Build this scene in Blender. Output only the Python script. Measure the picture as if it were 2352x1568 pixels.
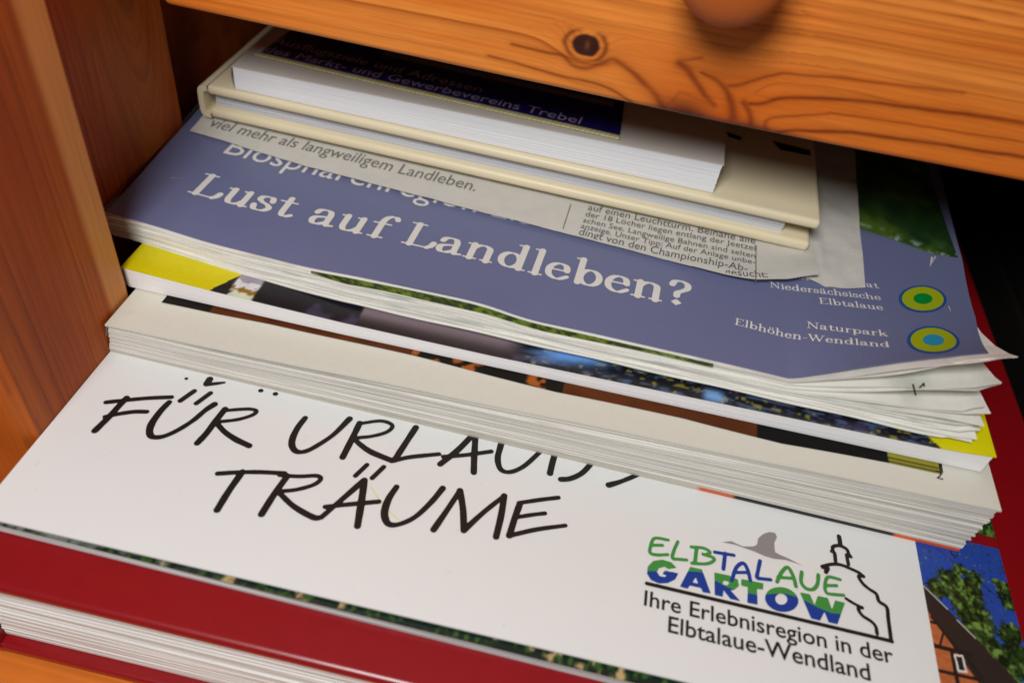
import bpy, bmesh, math
import numpy as np
from mathutils import Matrix

for o in list(bpy.data.objects):
    bpy.data.objects.remove(o)
SC = bpy.context.scene
COL = SC.collection
U = 0.183                     # metres per layout unit (the brochure on the stack is 21 cm wide)
RNG = np.random.RandomState(7)

# ------------------------------------------------------------------ camera
FPX, CX, CY = 1850.0, 1176.0, 784.0
R = np.array([[0.97125255, 0.22872998, -0.06596275],
              [0.20608067, -0.66918331, 0.7139499],
              [0.11916057, -0.7070193, -0.69708282]])      # columns: camera right, down, forward
CAM = np.array([0.0, 0.0, 1.0])
cd = bpy.data.cameras.new('camera')
cam = bpy.data.objects.new('camera', cd)
COL.objects.link(cam)
cd.sensor_width = 36.0
cd.lens = FPX / 2352.0 * 36.0
cd.clip_start = 0.005
cd.clip_end = 50.0
m = Matrix.Identity(4)
for i in range(3):
    m[i][0] = R[i, 0]
    m[i][1] = -R[i, 1]
    m[i][2] = -R[i, 2]
    m[i][3] = CAM[i] * U
cam.matrix_world = m
cd.dof.use_dof = True
cd.dof.focus_distance = 1.03 * U
cd.dof.aperture_fstop = 10.5
SC.camera = cam

# ------------------------------------------------------------------ light
world = bpy.data.worlds.new('World')
SC.world = world
world.use_nodes = True
bg = world.node_tree.nodes['Background']
bg.inputs['Color'].default_value = (1.0, 1.0, 1.0, 1)
bg.inputs['Strength'].default_value = 0.075


def area(name, loc, target, size, power, color):
    ld = bpy.data.lights.new(name, 'AREA')
    ld.shape = 'DISK'
    ld.size = size
    ld.energy = power
    ld.color = color
    o = bpy.data.objects.new(name, ld)
    COL.objects.link(o)
    a = np.array(loc) * U
    b = np.array(target) * U
    z = a - b
    z /= np.linalg.norm(z)
    x = np.cross([0, 1, 0], z)
    x /= np.linalg.norm(x)
    y = np.cross(z, x)
    mm = Matrix.Identity(4)
    for i in range(3):
        mm[i][0], mm[i][1], mm[i][2], mm[i][3] = x[i], y[i], z[i], a[i]
    o.matrix_world = mm
    return o


area('room_lamp', (-0.36, -0.70, 2.10), (0, 0.8, 0.3), 0.15, 1.72, (0.97, 0.99, 1.0))

SC.render.engine = 'CYCLES'
SC.cycles.use_denoising = True
SC.view_settings.view_transform = 'Standard'
SC.view_settings.look = 'None'
SC.view_settings.exposure = 0.0
SC.view_settings.gamma = 1.0
SC.view_settings.use_curve_mapping = False


# ------------------------------------------------------------------ helpers: points on surfaces measured from the photograph
def ray(p):
    return R @ np.array([p[0] - CX, p[1] - CY, FPX])


def onz(p, z):
    r = ray(p)
    return CAM + (z - CAM[2]) / r[2] * r


def onx(p, x):
    r = ray(p)
    return CAM + (x - CAM[0]) / r[0] * r


def ony(p, y):
    r = ray(p)
    return CAM + (y - CAM[1]) / r[1] * r


def onv(p, a, b):
    n = np.array([-(b - a)[1], (b - a)[0], 0])
    r = ray(p)
    return CAM + n @ (a - CAM) / (n @ r) * r


def onh(p, zf):
    z = 0.3
    for _ in range(12):
        q = onz(p, z)
        z = float(zf(q[0], q[1]))
    return onz(p, z)


def lin(c):
    c = np.asarray(c, float)
    if c.max() > 1.001:
        c = c / 255.0
    return np.where(c <= 0.04045, c / 12.92, ((c + 0.055) / 1.055) ** 2.4)


# ------------------------------------------------------------------ helpers: noise
TAB = RNG.rand(256, 256)


def vnoise(x, y):
    x = np.asarray(x, float)
    y = np.asarray(y, float)
    xi = np.floor(x).astype(int)
    yi = np.floor(y).astype(int)
    fx = x - xi
    fy = y - yi
    fx = fx * fx * (3 - 2 * fx)
    fy = fy * fy * (3 - 2 * fy)
    a = TAB[xi % 256, yi % 256]
    b = TAB[(xi + 1) % 256, yi % 256]
    c = TAB[xi % 256, (yi + 1) % 256]
    d = TAB[(xi + 1) % 256, (yi + 1) % 256]
    return (a * (1 - fx) + b * fx) * (1 - fy) + (c * (1 - fx) + d * fx) * fy


def fbm(x, y, n=4):
    s = 0
    a = 0.5
    for i in range(n):
        s = s + a * vnoise(x * 2 ** i + 17.3 * i, y * 2 ** i + 5.1 * i)
        a *= 0.5
    return s / (1 - 0.5 ** n)


def smooth(a, b, x):
    t = np.clip((x - a) / (b - a), 0, 1)
    return t * t * (3 - 2 * t)


# ------------------------------------------------------------------ helpers: objects
ROOT = {}


def thing(name, label, cat, loc, group=None):
    o = bpy.data.objects.new(name, None)
    COL.objects.link(o)
    o.empty_display_size = 0.02
    o.location = np.array(loc) * U
    o['label'] = label
    o['category'] = cat
    if group:
        o['group'] = group
    ROOT[o.name] = np.array(loc, float)
    return o


def obj(name, verts, faces, mat, parent=None, uv=None, col=None, smoothed=False):
    off = np.zeros(3)
    p = parent
    while p is not None:
        if p.name in ROOT:
            off = ROOT[p.name]
        p = p.parent
    v = (np.asarray(verts, float) - off) * U
    me = bpy.data.meshes.new(name)
    me.from_pydata(v.tolist(), [], [list(map(int, f)) for f in faces])
    me.update()
    if uv is not None:
        uv = np.asarray(uv, float)
        lay = me.uv_layers.new(name='UVMap')
        li = np.empty(len(me.loops), dtype=np.int32)
        me.loops.foreach_get('vertex_index', li)
        lay.data.foreach_set('uv', uv[li].astype(np.float32).ravel())
    if col is not None:
        col = np.asarray(col, float)
        at = me.color_attributes.new(name='Col', type='FLOAT_COLOR', domain='POINT')
        c4 = np.ones((len(v), 4), np.float32)
        c4[:, :3] = col
        at.data.foreach_set('color', c4.ravel())
    if smoothed:
        me.polygons.foreach_set('use_smooth', [True] * len(me.polygons))
    me.materials.append(mat)
    o = bpy.data.objects.new(name, me)
    COL.objects.link(o)
    if parent is not None:
        o.parent = parent
    return o


def grid_faces(nu, nv):
    i = np.arange(nu - 1)[:, None] * nv + np.arange(nv - 1)[None, :]
    i = i.ravel()
    return np.stack([i, i + nv, i + nv + 1, i + 1], 1)


def sheet(name, pf, nu, nv, mat, parent, thick=0.0, colf=None, smoothed=True):
    """pf(u,v) -> (N,3) on a nu x nv grid; with thick the sheet gets a lower side and edges"""
    uu, vv = np.meshgrid(np.linspace(0, 1, nu), np.linspace(0, 1, nv), indexing='ij')
    P = pf(uu.ravel(), vv.ravel())
    F = [tuple(f) for f in grid_faces(nu, nv)]
    uv = np.stack([uu.ravel(), vv.ravel()], 1)
    n = nu * nv
    c = colf(P) if colf is not None else None
    if thick > 0:
        P2 = P - np.array([0, 0, thick])
        F2 = [tuple(reversed([k + n for k in f])) for f in F]
        ring = [a * nv for a in range(nu)] + [(nu - 1) * nv + b for b in range(1, nv)] + \
               [a * nv + nv - 1 for a in range(nu - 2, -1, -1)] + [b for b in range(nv - 2, 0, -1)]
        S = []
        for k in range(len(ring)):
            a, b = ring[k], ring[(k + 1) % len(ring)]
            S.append((a, a + n, b + n, b))
        P = np.vstack([P, P2])
        F = F + F2 + S
        uv = np.vstack([uv, uv])
        if c is not None:
            c = np.vstack([c, c])
    return obj(name, P, F, mat, parent, uv=uv, col=c, smoothed=False)


def hexa(name, b4, t4, mat, parent, bevel=0.0, seg=3, cuts=0):
    """solid from 4 bottom and 4 top points (front left, front right, back right, back left), rounded edges"""
    off = np.zeros(3)
    p = parent
    while p is not None:
        if p.name in ROOT:
            off = ROOT[p.name]
        p = p.parent
    bm = bmesh.new()
    vs = [bm.verts.new(((np.asarray(q) - off) * U).tolist()) for q in list(b4) + list(t4)]
    for f in ((3, 2, 1, 0), (4, 5, 6, 7), (0, 1, 5, 4), (1, 2, 6, 5), (2, 3, 7, 6), (3, 0, 4, 7)):
        bm.faces.new([vs[k] for k in f])
    if bevel > 0:
        bmesh.ops.bevel(bm, geom=list(bm.edges), offset=bevel * U, segments=seg, affect='EDGES', profile=0.5)
    bmesh.ops.recalc_face_normals(bm, faces=list(bm.faces))
    for f in bm.faces:
        f.smooth = seg > 2 and bevel > 0
    me = bpy.data.meshes.new(name)
    bm.to_mesh(me)
    bm.free()
    me.materials.append(mat)
    o = bpy.data.objects.new(name, me)
    COL.objects.link(o)
    if parent is not None:
        o.parent = parent
    return o


def block(name, B, T, D, layers, jit, mat, parent, rightjit=None, power=1.0):
    """a page block: front bottom line B, front top line T (n x 3), depth vector D; every leaf group stands a little in or out"""
    B = np.asarray(B, float)
    T = np.asarray(T, float)
    D = np.asarray(D, float)
    d = D / np.linalg.norm(D)
    rt = np.array([d[1], -d[0], 0])
    n = len(B)
    V = []
    UV = []
    us = np.linspace(0, 1, n)
    rows = 0
    for j in range(layers):
        o = RNG.uniform(-jit, jit)
        ph = RNG.uniform(0, 9)
        wob = jit * 0.7 * np.sin(us * RNG.uniform(2, 6) + ph)
        ro = RNG.uniform(-1, 1) * (rightjit if rightjit is not None else jit)
        for e in (0.0, 0.86):
            t = (j + e) / (layers - 0.14)
            P = B + (T - B) * t ** power + (d * o)[None, :] + d[None, :] * wob[:, None]
            P = P + rt[None, :] * (ro * us)[:, None]
            V += [P, (P + D)[::-1]]
            UV += [np.stack([us, np.full(n, t)], 1), np.stack([1.5 + us, np.full(n, t)], 1)]
            rows += 1
    V = np.vstack(V)
    UV = np.vstack(UV)
    k = 2 * n
    F = []
    for r in range(rows - 1):
        for i in range(k):
            a = r * k + i
            b = r * k + (i + 1) % k
            F.append((a, b, b + k, a + k))
    for i in range(n - 1):
        F.append((i + 1, i, k - 1 - i, k - 2 - i))
        q = (rows - 1) * k
        F.append((q + i, q + i + 1, q + k - 2 - i, q + k - 1 - i))
    return obj(name, V, F, mat, parent, uv=UV)


# ------------------------------------------------------------------ helpers: printed ink (thin flat meshes lying on a cover)
def cat(pts, n=8):
    pts = np.asarray(pts, float)
    if len(pts) < 3:
        return pts
    P = np.vstack([2 * pts[0] - pts[1], pts, 2 * pts[-1] - pts[-2]])
    out = []
    for i in range(1, len(P) - 2):
        for t in np.linspace(0, 1, n, endpoint=False):
            a, b, c, d = P[i - 1], P[i], P[i + 1], P[i + 2]
            out.append(0.5 * (2 * b + (c - a) * t + (2 * a - 5 * b + 4 * c - d) * t * t + (3 * b - a - 3 * c + d) * t ** 3))
    out.append(P[-2])
    return np.array(out)


def ink(name, prims, h, zf, mat, parent, eps=0.0007):
    """prims: ('s', pts, radii) strokes, ('p', loops) filled outlines, each with an optional clip function"""
    allp = []
    for q in prims:
        if q[0] == 's':
            allp.append(np.asarray(q[1]))
        else:
            allp += [np.asarray(l) for l in q[1]]
    allp = np.vstack(allp)
    lo = allp.min(0) - 8 * h - 0.01
    hi = allp.max(0) + 8 * h + 0.01
    nx, ny = (np.ceil((hi - lo) / h)).astype(int) + 1
    S = np.full((nx, ny), 1e3)
    gx = lo[0] + np.arange(nx) * h
    gy = lo[1] + np.arange(ny) * h
    for q in prims:
        if q[0] == 's':
            P = np.asarray(q[1], float)
            r = np.broadcast_to(np.asarray(q[2], float), (len(P),))
            for i in range(len(P) - 1):
                a, b = P[i], P[i + 1]
                rm = max(r[i], r[i + 1]) + 3 * h
                i0, j0 = np.maximum(((np.minimum(a, b) - rm - lo) / h).astype(int), 0)
                i1, j1 = ((np.maximum(a, b) + rm - lo) / h).astype(int) + 2
                X, Y = np.meshgrid(gx[i0:i1], gy[j0:j1], indexing='ij')
                d = b - a
                L = max(d @ d, 1e-12)
                t = np.clip(((X - a[0]) * d[0] + (Y - a[1]) * d[1]) / L, 0, 1)
                dist = np.hypot(X - a[0] - t * d[0], Y - a[1] - t * d[1]) - (r[i] + t * (r[i + 1] - r[i]))
                if len(q) > 3:
                    dist = np.maximum(dist, q[3](X, Y))
                S[i0:i1, j0:j1] = np.minimum(S[i0:i1, j0:j1], dist)
        else:
            pts = np.vstack([np.asarray(l) for l in q[1]])
            i0, j0 = np.maximum(((pts.min(0) - 3 * h - lo) / h).astype(int), 0)
            i1, j1 = ((pts.max(0) + 3 * h - lo) / h).astype(int) + 2
            X, Y = np.meshgrid(gx[i0:i1], gy[j0:j1], indexing='ij')
            ins = np.zeros(X.shape, bool)
            dm = np.full(X.shape, 1e3)
            for l in q[1]:
                l = np.asarray(l, float)
                for k in range(len(l)):
                    a, b = l[k], l[(k + 1) % len(l)]
                    c = (a[1] > Y) != (b[1] > Y)
                    with np.errstate(divide='ignore', invalid='ignore'):
                        xi = (b[0] - a[0]) * (Y - a[1]) / (b[1] - a[1]) + a[0]
                    ins ^= c & (X < xi)
                    d = b - a
                    L = max(d @ d, 1e-12)
                    t = np.clip(((X - a[0]) * d[0] + (Y - a[1]) * d[1]) / L, 0, 1)
                    dm = np.minimum(dm, np.hypot(X - a[0] - t * d[0], Y - a[1] - t * d[1]))
            dist = np.where(ins, -dm, dm)
            if len(q) > 2:
                dist = np.maximum(dist, q[2](X, Y))
            S[i0:i1, j0:j1] = np.minimum(S[i0:i1, j0:j1], dist)
    S = np.where(np.abs(S) < 1e-7, 1e-7, S)
    neg = S < 0
    vid = {}
    V = []
    F = []

    def node(i, j):
        k = (i, j)
        if k not in vid:
            vid[k] = len(V)
            V.append((gx[i], gy[j]))
        return vid[k]

    def edge(i, j, a, b):
        k = (i, j, a, b) if (i, j) < (a, b) else (a, b, i, j)
        if k not in vid:
            s0, s1 = S[i, j], S[a, b]
            t = s0 / (s0 - s1)
            vid[k] = len(V)
            V.append((gx[i] + t * (gx[a] - gx[i]), gy[j] + t * (gy[b] - gy[j])))
        return vid[k]
    cnt = neg[:-1, :-1].astype(int) + neg[1:, :-1] + neg[1:, 1:] + neg[:-1, 1:]
    for i, j in zip(*np.nonzero(cnt)):
        cs = [(i, j), (i + 1, j), (i + 1, j + 1), (i, j + 1)]
        poly = []
        for k in range(4):
            a, b = cs[k], cs[(k + 1) % 4]
            if neg[a]:
                poly.append(node(*a))
            if neg[a] != neg[b]:
                poly.append(edge(*a, *b))
        if len(poly) >= 3:
            F.append(tuple(poly))
    V = np.array(V)
    z = zf(V[:, 0], V[:, 1]) + eps
    return obj(name, np.column_stack([V, z]), F, mat, parent)


def text(name, rows, zf, mat, parent, eps=0.0007, bold=0.0, keep=None):
    """rows: (body, left end of baseline, right end of baseline, height factor); plain sans lettering"""
    VV = []
    FF = []
    n = 0
    for body, a, b, hf in rows:
        cu = bpy.data.curves.new('t', 'FONT')
        cu.body = body
        cu.resolution_u = 3
        cu.offset = bold
        to = bpy.data.objects.new('t', cu)
        COL.objects.link(to)
        bpy.context.view_layer.update()
        me = bpy.data.meshes.new_from_object(to.evaluated_get(bpy.context.evaluated_depsgraph_get()))
        v = np.array([tuple(q.co) for q in me.vertices])[:, :2]
        fs = [tuple(p.vertices) for p in me.polygons]
        bpy.data.objects.remove(to)
        bpy.data.curves.remove(cu)
        bpy.data.meshes.remove(me)
        x0, x1 = v[:, 0].min(), v[:, 0].max()
        a = np.asarray(a)[:2]
        b = np.asarray(b)[:2]
        e1 = (b - a) / (x1 - x0)
        e2 = np.array([-e1[1], e1[0]]) * hf
        P = a + (v[:, :1] - x0) * e1 + v[:, 1:2] * e2
        VV.append(P)
        FF += [tuple(k + n for k in f) for f in fs]
        n += len(P)
    V = np.vstack(VV)
    if keep is not None:
        ok = keep(V)
        FF = [f for f in FF if all(ok[k] for k in f)]
    return obj(name, np.column_stack([V, zf(V[:, 0], V[:, 1]) + eps]), FF, mat, parent)


# a bold roman letter set drawn with a broad nib: strokes in em units
def arc(cx, cy, rx, ry, a0, a1, n=14):
    t = np.radians(np.linspace(a0, a1, n))
    return np.stack([cx + rx * np.cos(t), cy + ry * np.sin(t)], 1)


def _g():
    stem = lambda x, y0, y1: ('v', [(x, y0), (x, y1)])
    bar = lambda x0, x1, y: ('h', [(x0, y), (x1, y)])
    cur = lambda *p: ('c', p)
    arch = lambda x: [cur((x, .30), (x + .07, .40), (x + .17, .43), (x + .26, .37), (x + .27, .26)), stem(x + .27, .28, 0), bar(x + .18, x + .36, .012)]
    G = {}
    G['L'] = (.56, [stem(.15, .64, .02), bar(.03, .27, .645), bar(.03, .46, .015), ('c', ((.44, .02), (.49, .08), (.515, .17)))])
    G['u'] = (.53, [stem(.12, .42, .12), cur((.12, .13), (.15, .04), (.23, .01), (.32, .05), (.38, .14)), stem(.385, .42, .02), bar(.02, .12, .42), bar(.29, .385, .42), bar(.385, .48, .012)])
    G['s'] = (.38, [cur((.29, .32), (.26, .41), (.18, .43), (.09, .40), (.07, .32), (.14, .25), (.24, .20), (.30, .12), (.25, .03), (.16, .005), (.07, .03), (.035, .13))])
    G['t'] = (.36, [stem(.16, .53, .10), cur((.16, .12), (.18, .03), (.25, .005), (.33, .06)), bar(.02, .31, .42)])
    G['a'] = (.46, [cur((.07, .33), (.10, .40), (.19, .435), (.28, .40), (.31, .30)), stem(.31, .31, .06), cur((.31, .08), (.34, .015), (.43, .03)),
                    cur((.31, .25), (.20, .23), (.09, .18), (.065, .10), (.10, .02), (.19, .01), (.31, .10))])
    G['f'] = (.34, [cur((.38, .60), (.34, .66), (.26, .66), (.19, .58), (.165, .45)), stem(.165, .48, .01), bar(.03, .32, .42), bar(.05, .29, .012)])
    G['n'] = (.53, [stem(.12, .42, .01), bar(.02, .12, .42), bar(.02, .22, .012)] + arch(.12))
    G['h'] = (.53, [stem(.12, .69, .01), bar(.02, .12, .69), bar(.02, .22, .012)] + arch(.12))
    G['d'] = (.53, [('e', (.22, .215, .15, .205, 0, 360)), stem(.385, .69, .02), bar(.28, .385, .69), bar(.385, .48, .012)])
    G['b'] = (.52, [('e', (.29, .215, .15, .205, 0, 360)), stem(.12, .69, .03), bar(.02, .12, .69)])
    G['p'] = (.52, [('e', (.29, .215, .15, .205, 0, 360)), stem(.12, .42, -.19), bar(.02, .12, .42), bar(.02, .22, -.19)])
    G['l'] = (.25, [stem(.125, .69, .01), bar(.02, .125, .69), bar(.025, .225, .012)])
    G['e'] = (.43, [bar(.08, .35, .25), cur((.35, .26), (.32, .38), (.22, .43), (.12, .38), (.065, .26), (.08, .11), (.16, .02), (.26, .01), (.37, .10))])
    G['c'] = (.40, [cur((.33, .33), (.29, .42), (.19, .43), (.09, .35), (.065, .22), (.09, .09), (.18, .01), (.28, .02), (.35, .10))])
    G['o'] = (.46, [('e', (.225, .215, .16, .205, 0, 360))])
    G['i'] = (.25, [stem(.125, .42, .01), bar(.02, .125, .42), bar(.025, .225, .012), ('d', (.125, .58))])
    G['r'] = (.38, [stem(.12, .42, .01), bar(.02, .12, .42), bar(.02, .23, .012), cur((.12, .28), (.18, .38), (.26, .42), (.33, .38))])
    G['k'] = (.50, [stem(.12, .69, .01), bar(.02, .12, .69), bar(.02, .22, .012), ('h', [(.13, .20), (.38, .41)]), ('v', [(.22, .27), (.42, .01)]), bar(.30, .43, .41), bar(.33, .49, .012)])
    G['N'] = (.70, [('h', [(.12, .01), (.12, .64)]), ('v', [(.12, .64), (.56, .02)]), ('h', [(.56, .02), (.56, .64)]), bar(.02, .16, .645), bar(.02, .22, .012), bar(.46, .66, .645)])
    G['E'] = (.58, [stem(.14, .64, .01), bar(.03, .48, .645), bar(.03, .50, .012), bar(.14, .36, .34), ('h', [(.48, .64), (.49, .52)]), ('h', [(.50, .02), (.53, .15)])])
    G['B'] = (.60, [stem(.14, .64, .01), bar(.03, .30, .645), bar(.03, .32, .012), cur((.30, .645), (.44, .60), (.46, .49), (.36, .36), (.16, .34)), cur((.30, .34), (.48, .30), (.52, .18), (.44, .04), (.30, .012))])
    G['W'] = (.92, [('v', [(.10, .64), (.29, .02)]), ('h', [(.29, .02), (.46, .62)]), ('v', [(.42, .64), (.62, .02)]), ('h', [(.62, .02), (.81, .64)]), bar(.01, .20, .645), bar(.33, .52, .645), bar(.72, .90, .645)])
    G['v'] = (.48, [('v', [(.07, .42), (.24, .01)]), ('h', [(.24, .01), (.40, .42)]), bar(.0, .17, .42), bar(.31, .47, .42)])
    G['-'] = (.28, [bar(.04, .24, .20)])
    G['?'] = (.42, [cur((.08, .53), (.11, .62), (.21, .66), (.31, .60), (.32, .49), (.25, .40), (.18, .33), (.17, .24)), ('q', (.18, .065))])
    G['ä'] = (G['a'][0], G['a'][1] + [('d', (.12, .57)), ('d', (.28, .57))])
    G['ö'] = (G['o'][0], G['o'][1] + [('d', (.14, .57)), ('d', (.30, .57))])
    return G


GLY = _g()


def roman(body, a, b, hf, thick=.052, thin=.018):
    """strokes of a line set in the roman letters between baseline ends a and b"""
    total = sum(GLY[c][0] if c != ' ' else .26 for c in body)
    a = np.asarray(a)[:2]
    b = np.asarray(b)[:2]
    e1 = (b - a) / total
    e2 = np.array([-e1[1], e1[0]]) * hf
    s = np.linalg.norm(e1) * (1 + hf) / 2
    out = []
    x = 0.0
    for c in body:
        if c == ' ':
            x += .26
            continue
        w, st = GLY[c]
        for k, d in st:
            if k == 'd':
                P = np.array([[d[0], d[1]], [d[0] + .001, d[1]]])
                r = np.array([.055, .055])
            elif k == 'q':
                q = np.array([[d[0] - .085, d[1]], [d[0], d[1] - .085], [d[0] + .085, d[1]], [d[0], d[1] + .085]])
                q = q + np.array([x, 0])
                out.append(('p', [a + q[:, :1] * e1 + q[:, 1:2] * e2]))
                continue
            else:
                if k == 'c':
                    P = cat(d, 6)
                elif k == 'e':
                    P = arc(*d, n=25)
                else:
                    P = np.array(d)
                tg = np.gradient(P, axis=0) if len(P) > 2 else np.repeat((P[1] - P[0])[None, :], 2, 0)
                tg = tg / (np.linalg.norm(tg, axis=1, keepdims=True) + 1e-9)
                if k == 'v':
                    r = np.full(len(P), thick)
                elif k == 'h':
                    r = np.full(len(P), thin)
                else:
                    r = thin + (thick - thin) * np.abs(tg[:, 1]) ** 1.3
            P = P + np.array([x, 0])
            out.append(('s', a + P[:, :1] * e1 + P[:, 1:2] * e2, r * s))
        x += w
    return out


# ------------------------------------------------------------------ materials
def nt(name):
    mt = bpy.data.materials.new(name)
    mt.use_nodes = True
    t = mt.node_tree
    return mt, t, t.nodes['Principled BSDF'], t.nodes.new


def plain(name, rgb, rough=0.5, spec=0.5, coat=0.0, var=0.06, scale=900.0, bump=0.0, coat_rough=0.1):
    mt, t, b, N = nt(name)
    c = lin(rgb)
    tc = N('ShaderNodeTexCoord')
    no = N('ShaderNodeTexNoise')
    no.inputs['Scale'].default_value = scale
    no.inputs['Detail'].default_value = 3
    t.links.new(tc.outputs['Object'], no.inputs['Vector'])
    mx = N('ShaderNodeMix')
    mx.data_type = 'RGBA'
    mx.inputs[6].default_value = (*(c * (1 - var)), 1)
    mx.inputs[7].default_value = (*np.minimum(c * (1 + var), 1), 1)
    t.links.new(no.outputs['Fac'], mx.inputs[0])
    t.links.new(mx.outputs[2], b.inputs['Base Color'])
    b.inputs['Roughness'].default_value = rough
    b.inputs['Specular IOR Level'].default_value = spec
    b.inputs['Coat Weight'].default_value = coat
    b.inputs['Coat Roughness'].default_value = coat_rough
    if bump > 0:
        bp = N('ShaderNodeBump')
        bp.inputs['Strength'].default_value = bump
        bp.inputs['Distance'].default_value = 0.0004
        t.links.new(no.outputs['Fac'], bp.inputs['Height'])
        t.links.new(bp.outputs['Normal'], b.inputs['Normal'])
    return mt


def printed(name, rough=0.4, spec=0.5, coat=0.0, fibre=None, bump=0.0):
    """colour comes from the print or grain stored on the mesh, plus fine noise"""
    mt, t, b, N = nt(name)
    ca = N('ShaderNodeVertexColor')
    ca.layer_name = 'Col'
    tc = N('ShaderNodeTexCoord')
    mp = N('ShaderNodeMapping')
    mp.inputs['Scale'].default_value = fibre if fibre else (1, 1, 1)
    no = N('ShaderNodeTexNoise')
    no.inputs['Scale'].default_value = 700.0 if fibre is None else 1.0
    no.inputs['Detail'].default_value = 4
    t.links.new(tc.outputs['Object'], mp.inputs['Vector'])
    t.links.new(mp.outputs['Vector'], no.inputs['Vector'])
    mr = N('ShaderNodeMapRange')
    mr.inputs['To Min'].default_value = 0.74 if fibre else 0.93
    mr.inputs['To Max'].default_value = 1.26 if fibre else 1.07
    t.links.new(no.outputs['Fac'], mr.inputs['Value'])
    mx = N('ShaderNodeMix')
    mx.data_type = 'RGBA'
    mx.blend_type = 'MULTIPLY'
    mx.inputs[0].default_value = 1.0
    t.links.new(ca.outputs['Color'], mx.inputs[6])
    t.links.new(mr.outputs['Result'], mx.inputs[7])
    t.links.new(mx.outputs[2], b.inputs['Base Color'])
    b.inputs['Roughness'].default_value = rough
    b.inputs['Specular IOR Level'].default_value = spec
    b.inputs['Coat Weight'].default_value = coat
    b.inputs['Coat Roughness'].default_value = 0.18
    if bump:
        bp = N('ShaderNodeBump')
        bp.inputs['Strength'].default_value = bump
        bp.inputs['Distance'].default_value = 0.0003
        t.links.new(no.outputs['Fac'], bp.inputs['Height'])
        t.links.new(bp.outputs['Normal'], b.inputs['Normal'])
    return mt


def pages(name, light, dark, lines=70.0, contrast=(0.35, 0.62), tint=None, along=3.0):
    """page edges: streaks that follow the leaves (UV v runs through the thickness)"""
    mt, t, b, N = nt(name)
    tc = N('ShaderNodeTexCoord')
    mp = N('ShaderNodeMapping')
    mp.inputs['Scale'].default_value = (along, lines, 1)
    no = N('ShaderNodeTexNoise')
    no.inputs['Scale'].default_value = 1.0
    no.inputs['Detail'].default_value = 5
    no.inputs['Roughness'].default_value = 0.7
    t.links.new(tc.outputs['UV'], mp.inputs['Vector'])
    t.links.new(mp.outputs['Vector'], no.inputs['Vector'])
    cr = N('ShaderNodeValToRGB')
    cr.color_ramp.elements[0].position = contrast[0]
    cr.color_ramp.elements[1].position = contrast[1]
    cr.color_ramp.elements[0].color = (*lin(dark), 1)
    cr.color_ramp.elements[1].color = (*lin(light), 1)
    t.links.new(no.outputs['Fac'], cr.inputs['Fac'])
    out = cr.outputs['Color']
    if tint is not None:
        mp2 = N('ShaderNodeMapping')
        mp2.inputs['Scale'].default_value = (9, lines * 0.45, 1)
        mp2.inputs['Location'].default_value = (3.1, 7.7, 0)
        n2 = N('ShaderNodeTexNoise')
        n2.inputs['Scale'].default_value = 1.0
        n2.inputs['Detail'].default_value = 3
        t.links.new(tc.outputs['UV'], mp2.inputs['Vector'])
        t.links.new(mp2.outputs['Vector'], n2.inputs['Vector'])
        mr = N('ShaderNodeMapRange')
        mr.inputs['From Min'].default_value = 0.60
        mr.inputs['From Max'].default_value = 0.75
        mr.inputs['To Max'].default_value = 0.55
        t.links.new(n2.outputs['Fac'], mr.inputs['Value'])
        hu = N('ShaderNodeValToRGB')
        hu.color_ramp.elements[0].position = 0.35
        hu.color_ramp.elements[0].color = (*lin(tint[0]), 1)
        hu.color_ramp.elements[1].position = 0.65
        hu.color_ramp.elements[1].color = (*lin(tint[1]), 1)
        t.links.new(no.outputs['Fac'], hu.inputs['Fac'])
        mx = N('ShaderNodeMix')
        mx.data_type = 'RGBA'
        t.links.new(mr.outputs['Result'], mx.inputs[0])
        t.links.new(out, mx.inputs[6])
        t.links.new(hu.outputs['Color'], mx.inputs[7])
        out = mx.outputs[2]
    t.links.new(out, b.inputs['Base Color'])
    b.inputs['Roughness'].default_value = 0.75
    b.inputs['Specular IOR Level'].default_value = 0.2
    return mt


def specks(mt, amount=0.35):
    """fine dust and handling marks"""
    t = mt.node_tree
    b = t.nodes['Principled BSDF']
    lk = b.inputs['Base Color'].links[0]
    src = lk.from_socket
    tc = t.nodes.new('ShaderNodeTexCoord')
    out = src
    for sc_, lo, hi, am in ((950.0, 0.735, 0.80, amount), (260.0, 0.70, 0.82, amount * 0.35)):
        no = t.nodes.new('ShaderNodeTexNoise')
        no.inputs['Scale'].default_value = sc_
        no.inputs['Detail'].default_value = 2
        t.links.new(tc.outputs['Object'], no.inputs['Vector'])
        mr = t.nodes.new('ShaderNodeMapRange')
        mr.inputs['From Min'].default_value = lo
        mr.inputs['From Max'].default_value = hi
        mr.inputs['To Max'].default_value = am
        t.links.new(no.outputs['Fac'], mr.inputs['Value'])
        mx = t.nodes.new('ShaderNodeMix')
        mx.data_type = 'RGBA'
        mx.inputs[7].default_value = (0.22, 0.18, 0.15, 1)
        t.links.new(mr.outputs['Result'], mx.inputs[0])
        t.links.new(out, mx.inputs[6])
        out = mx.outputs[2]
    t.links.new(out, b.inputs['Base Color'])


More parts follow.
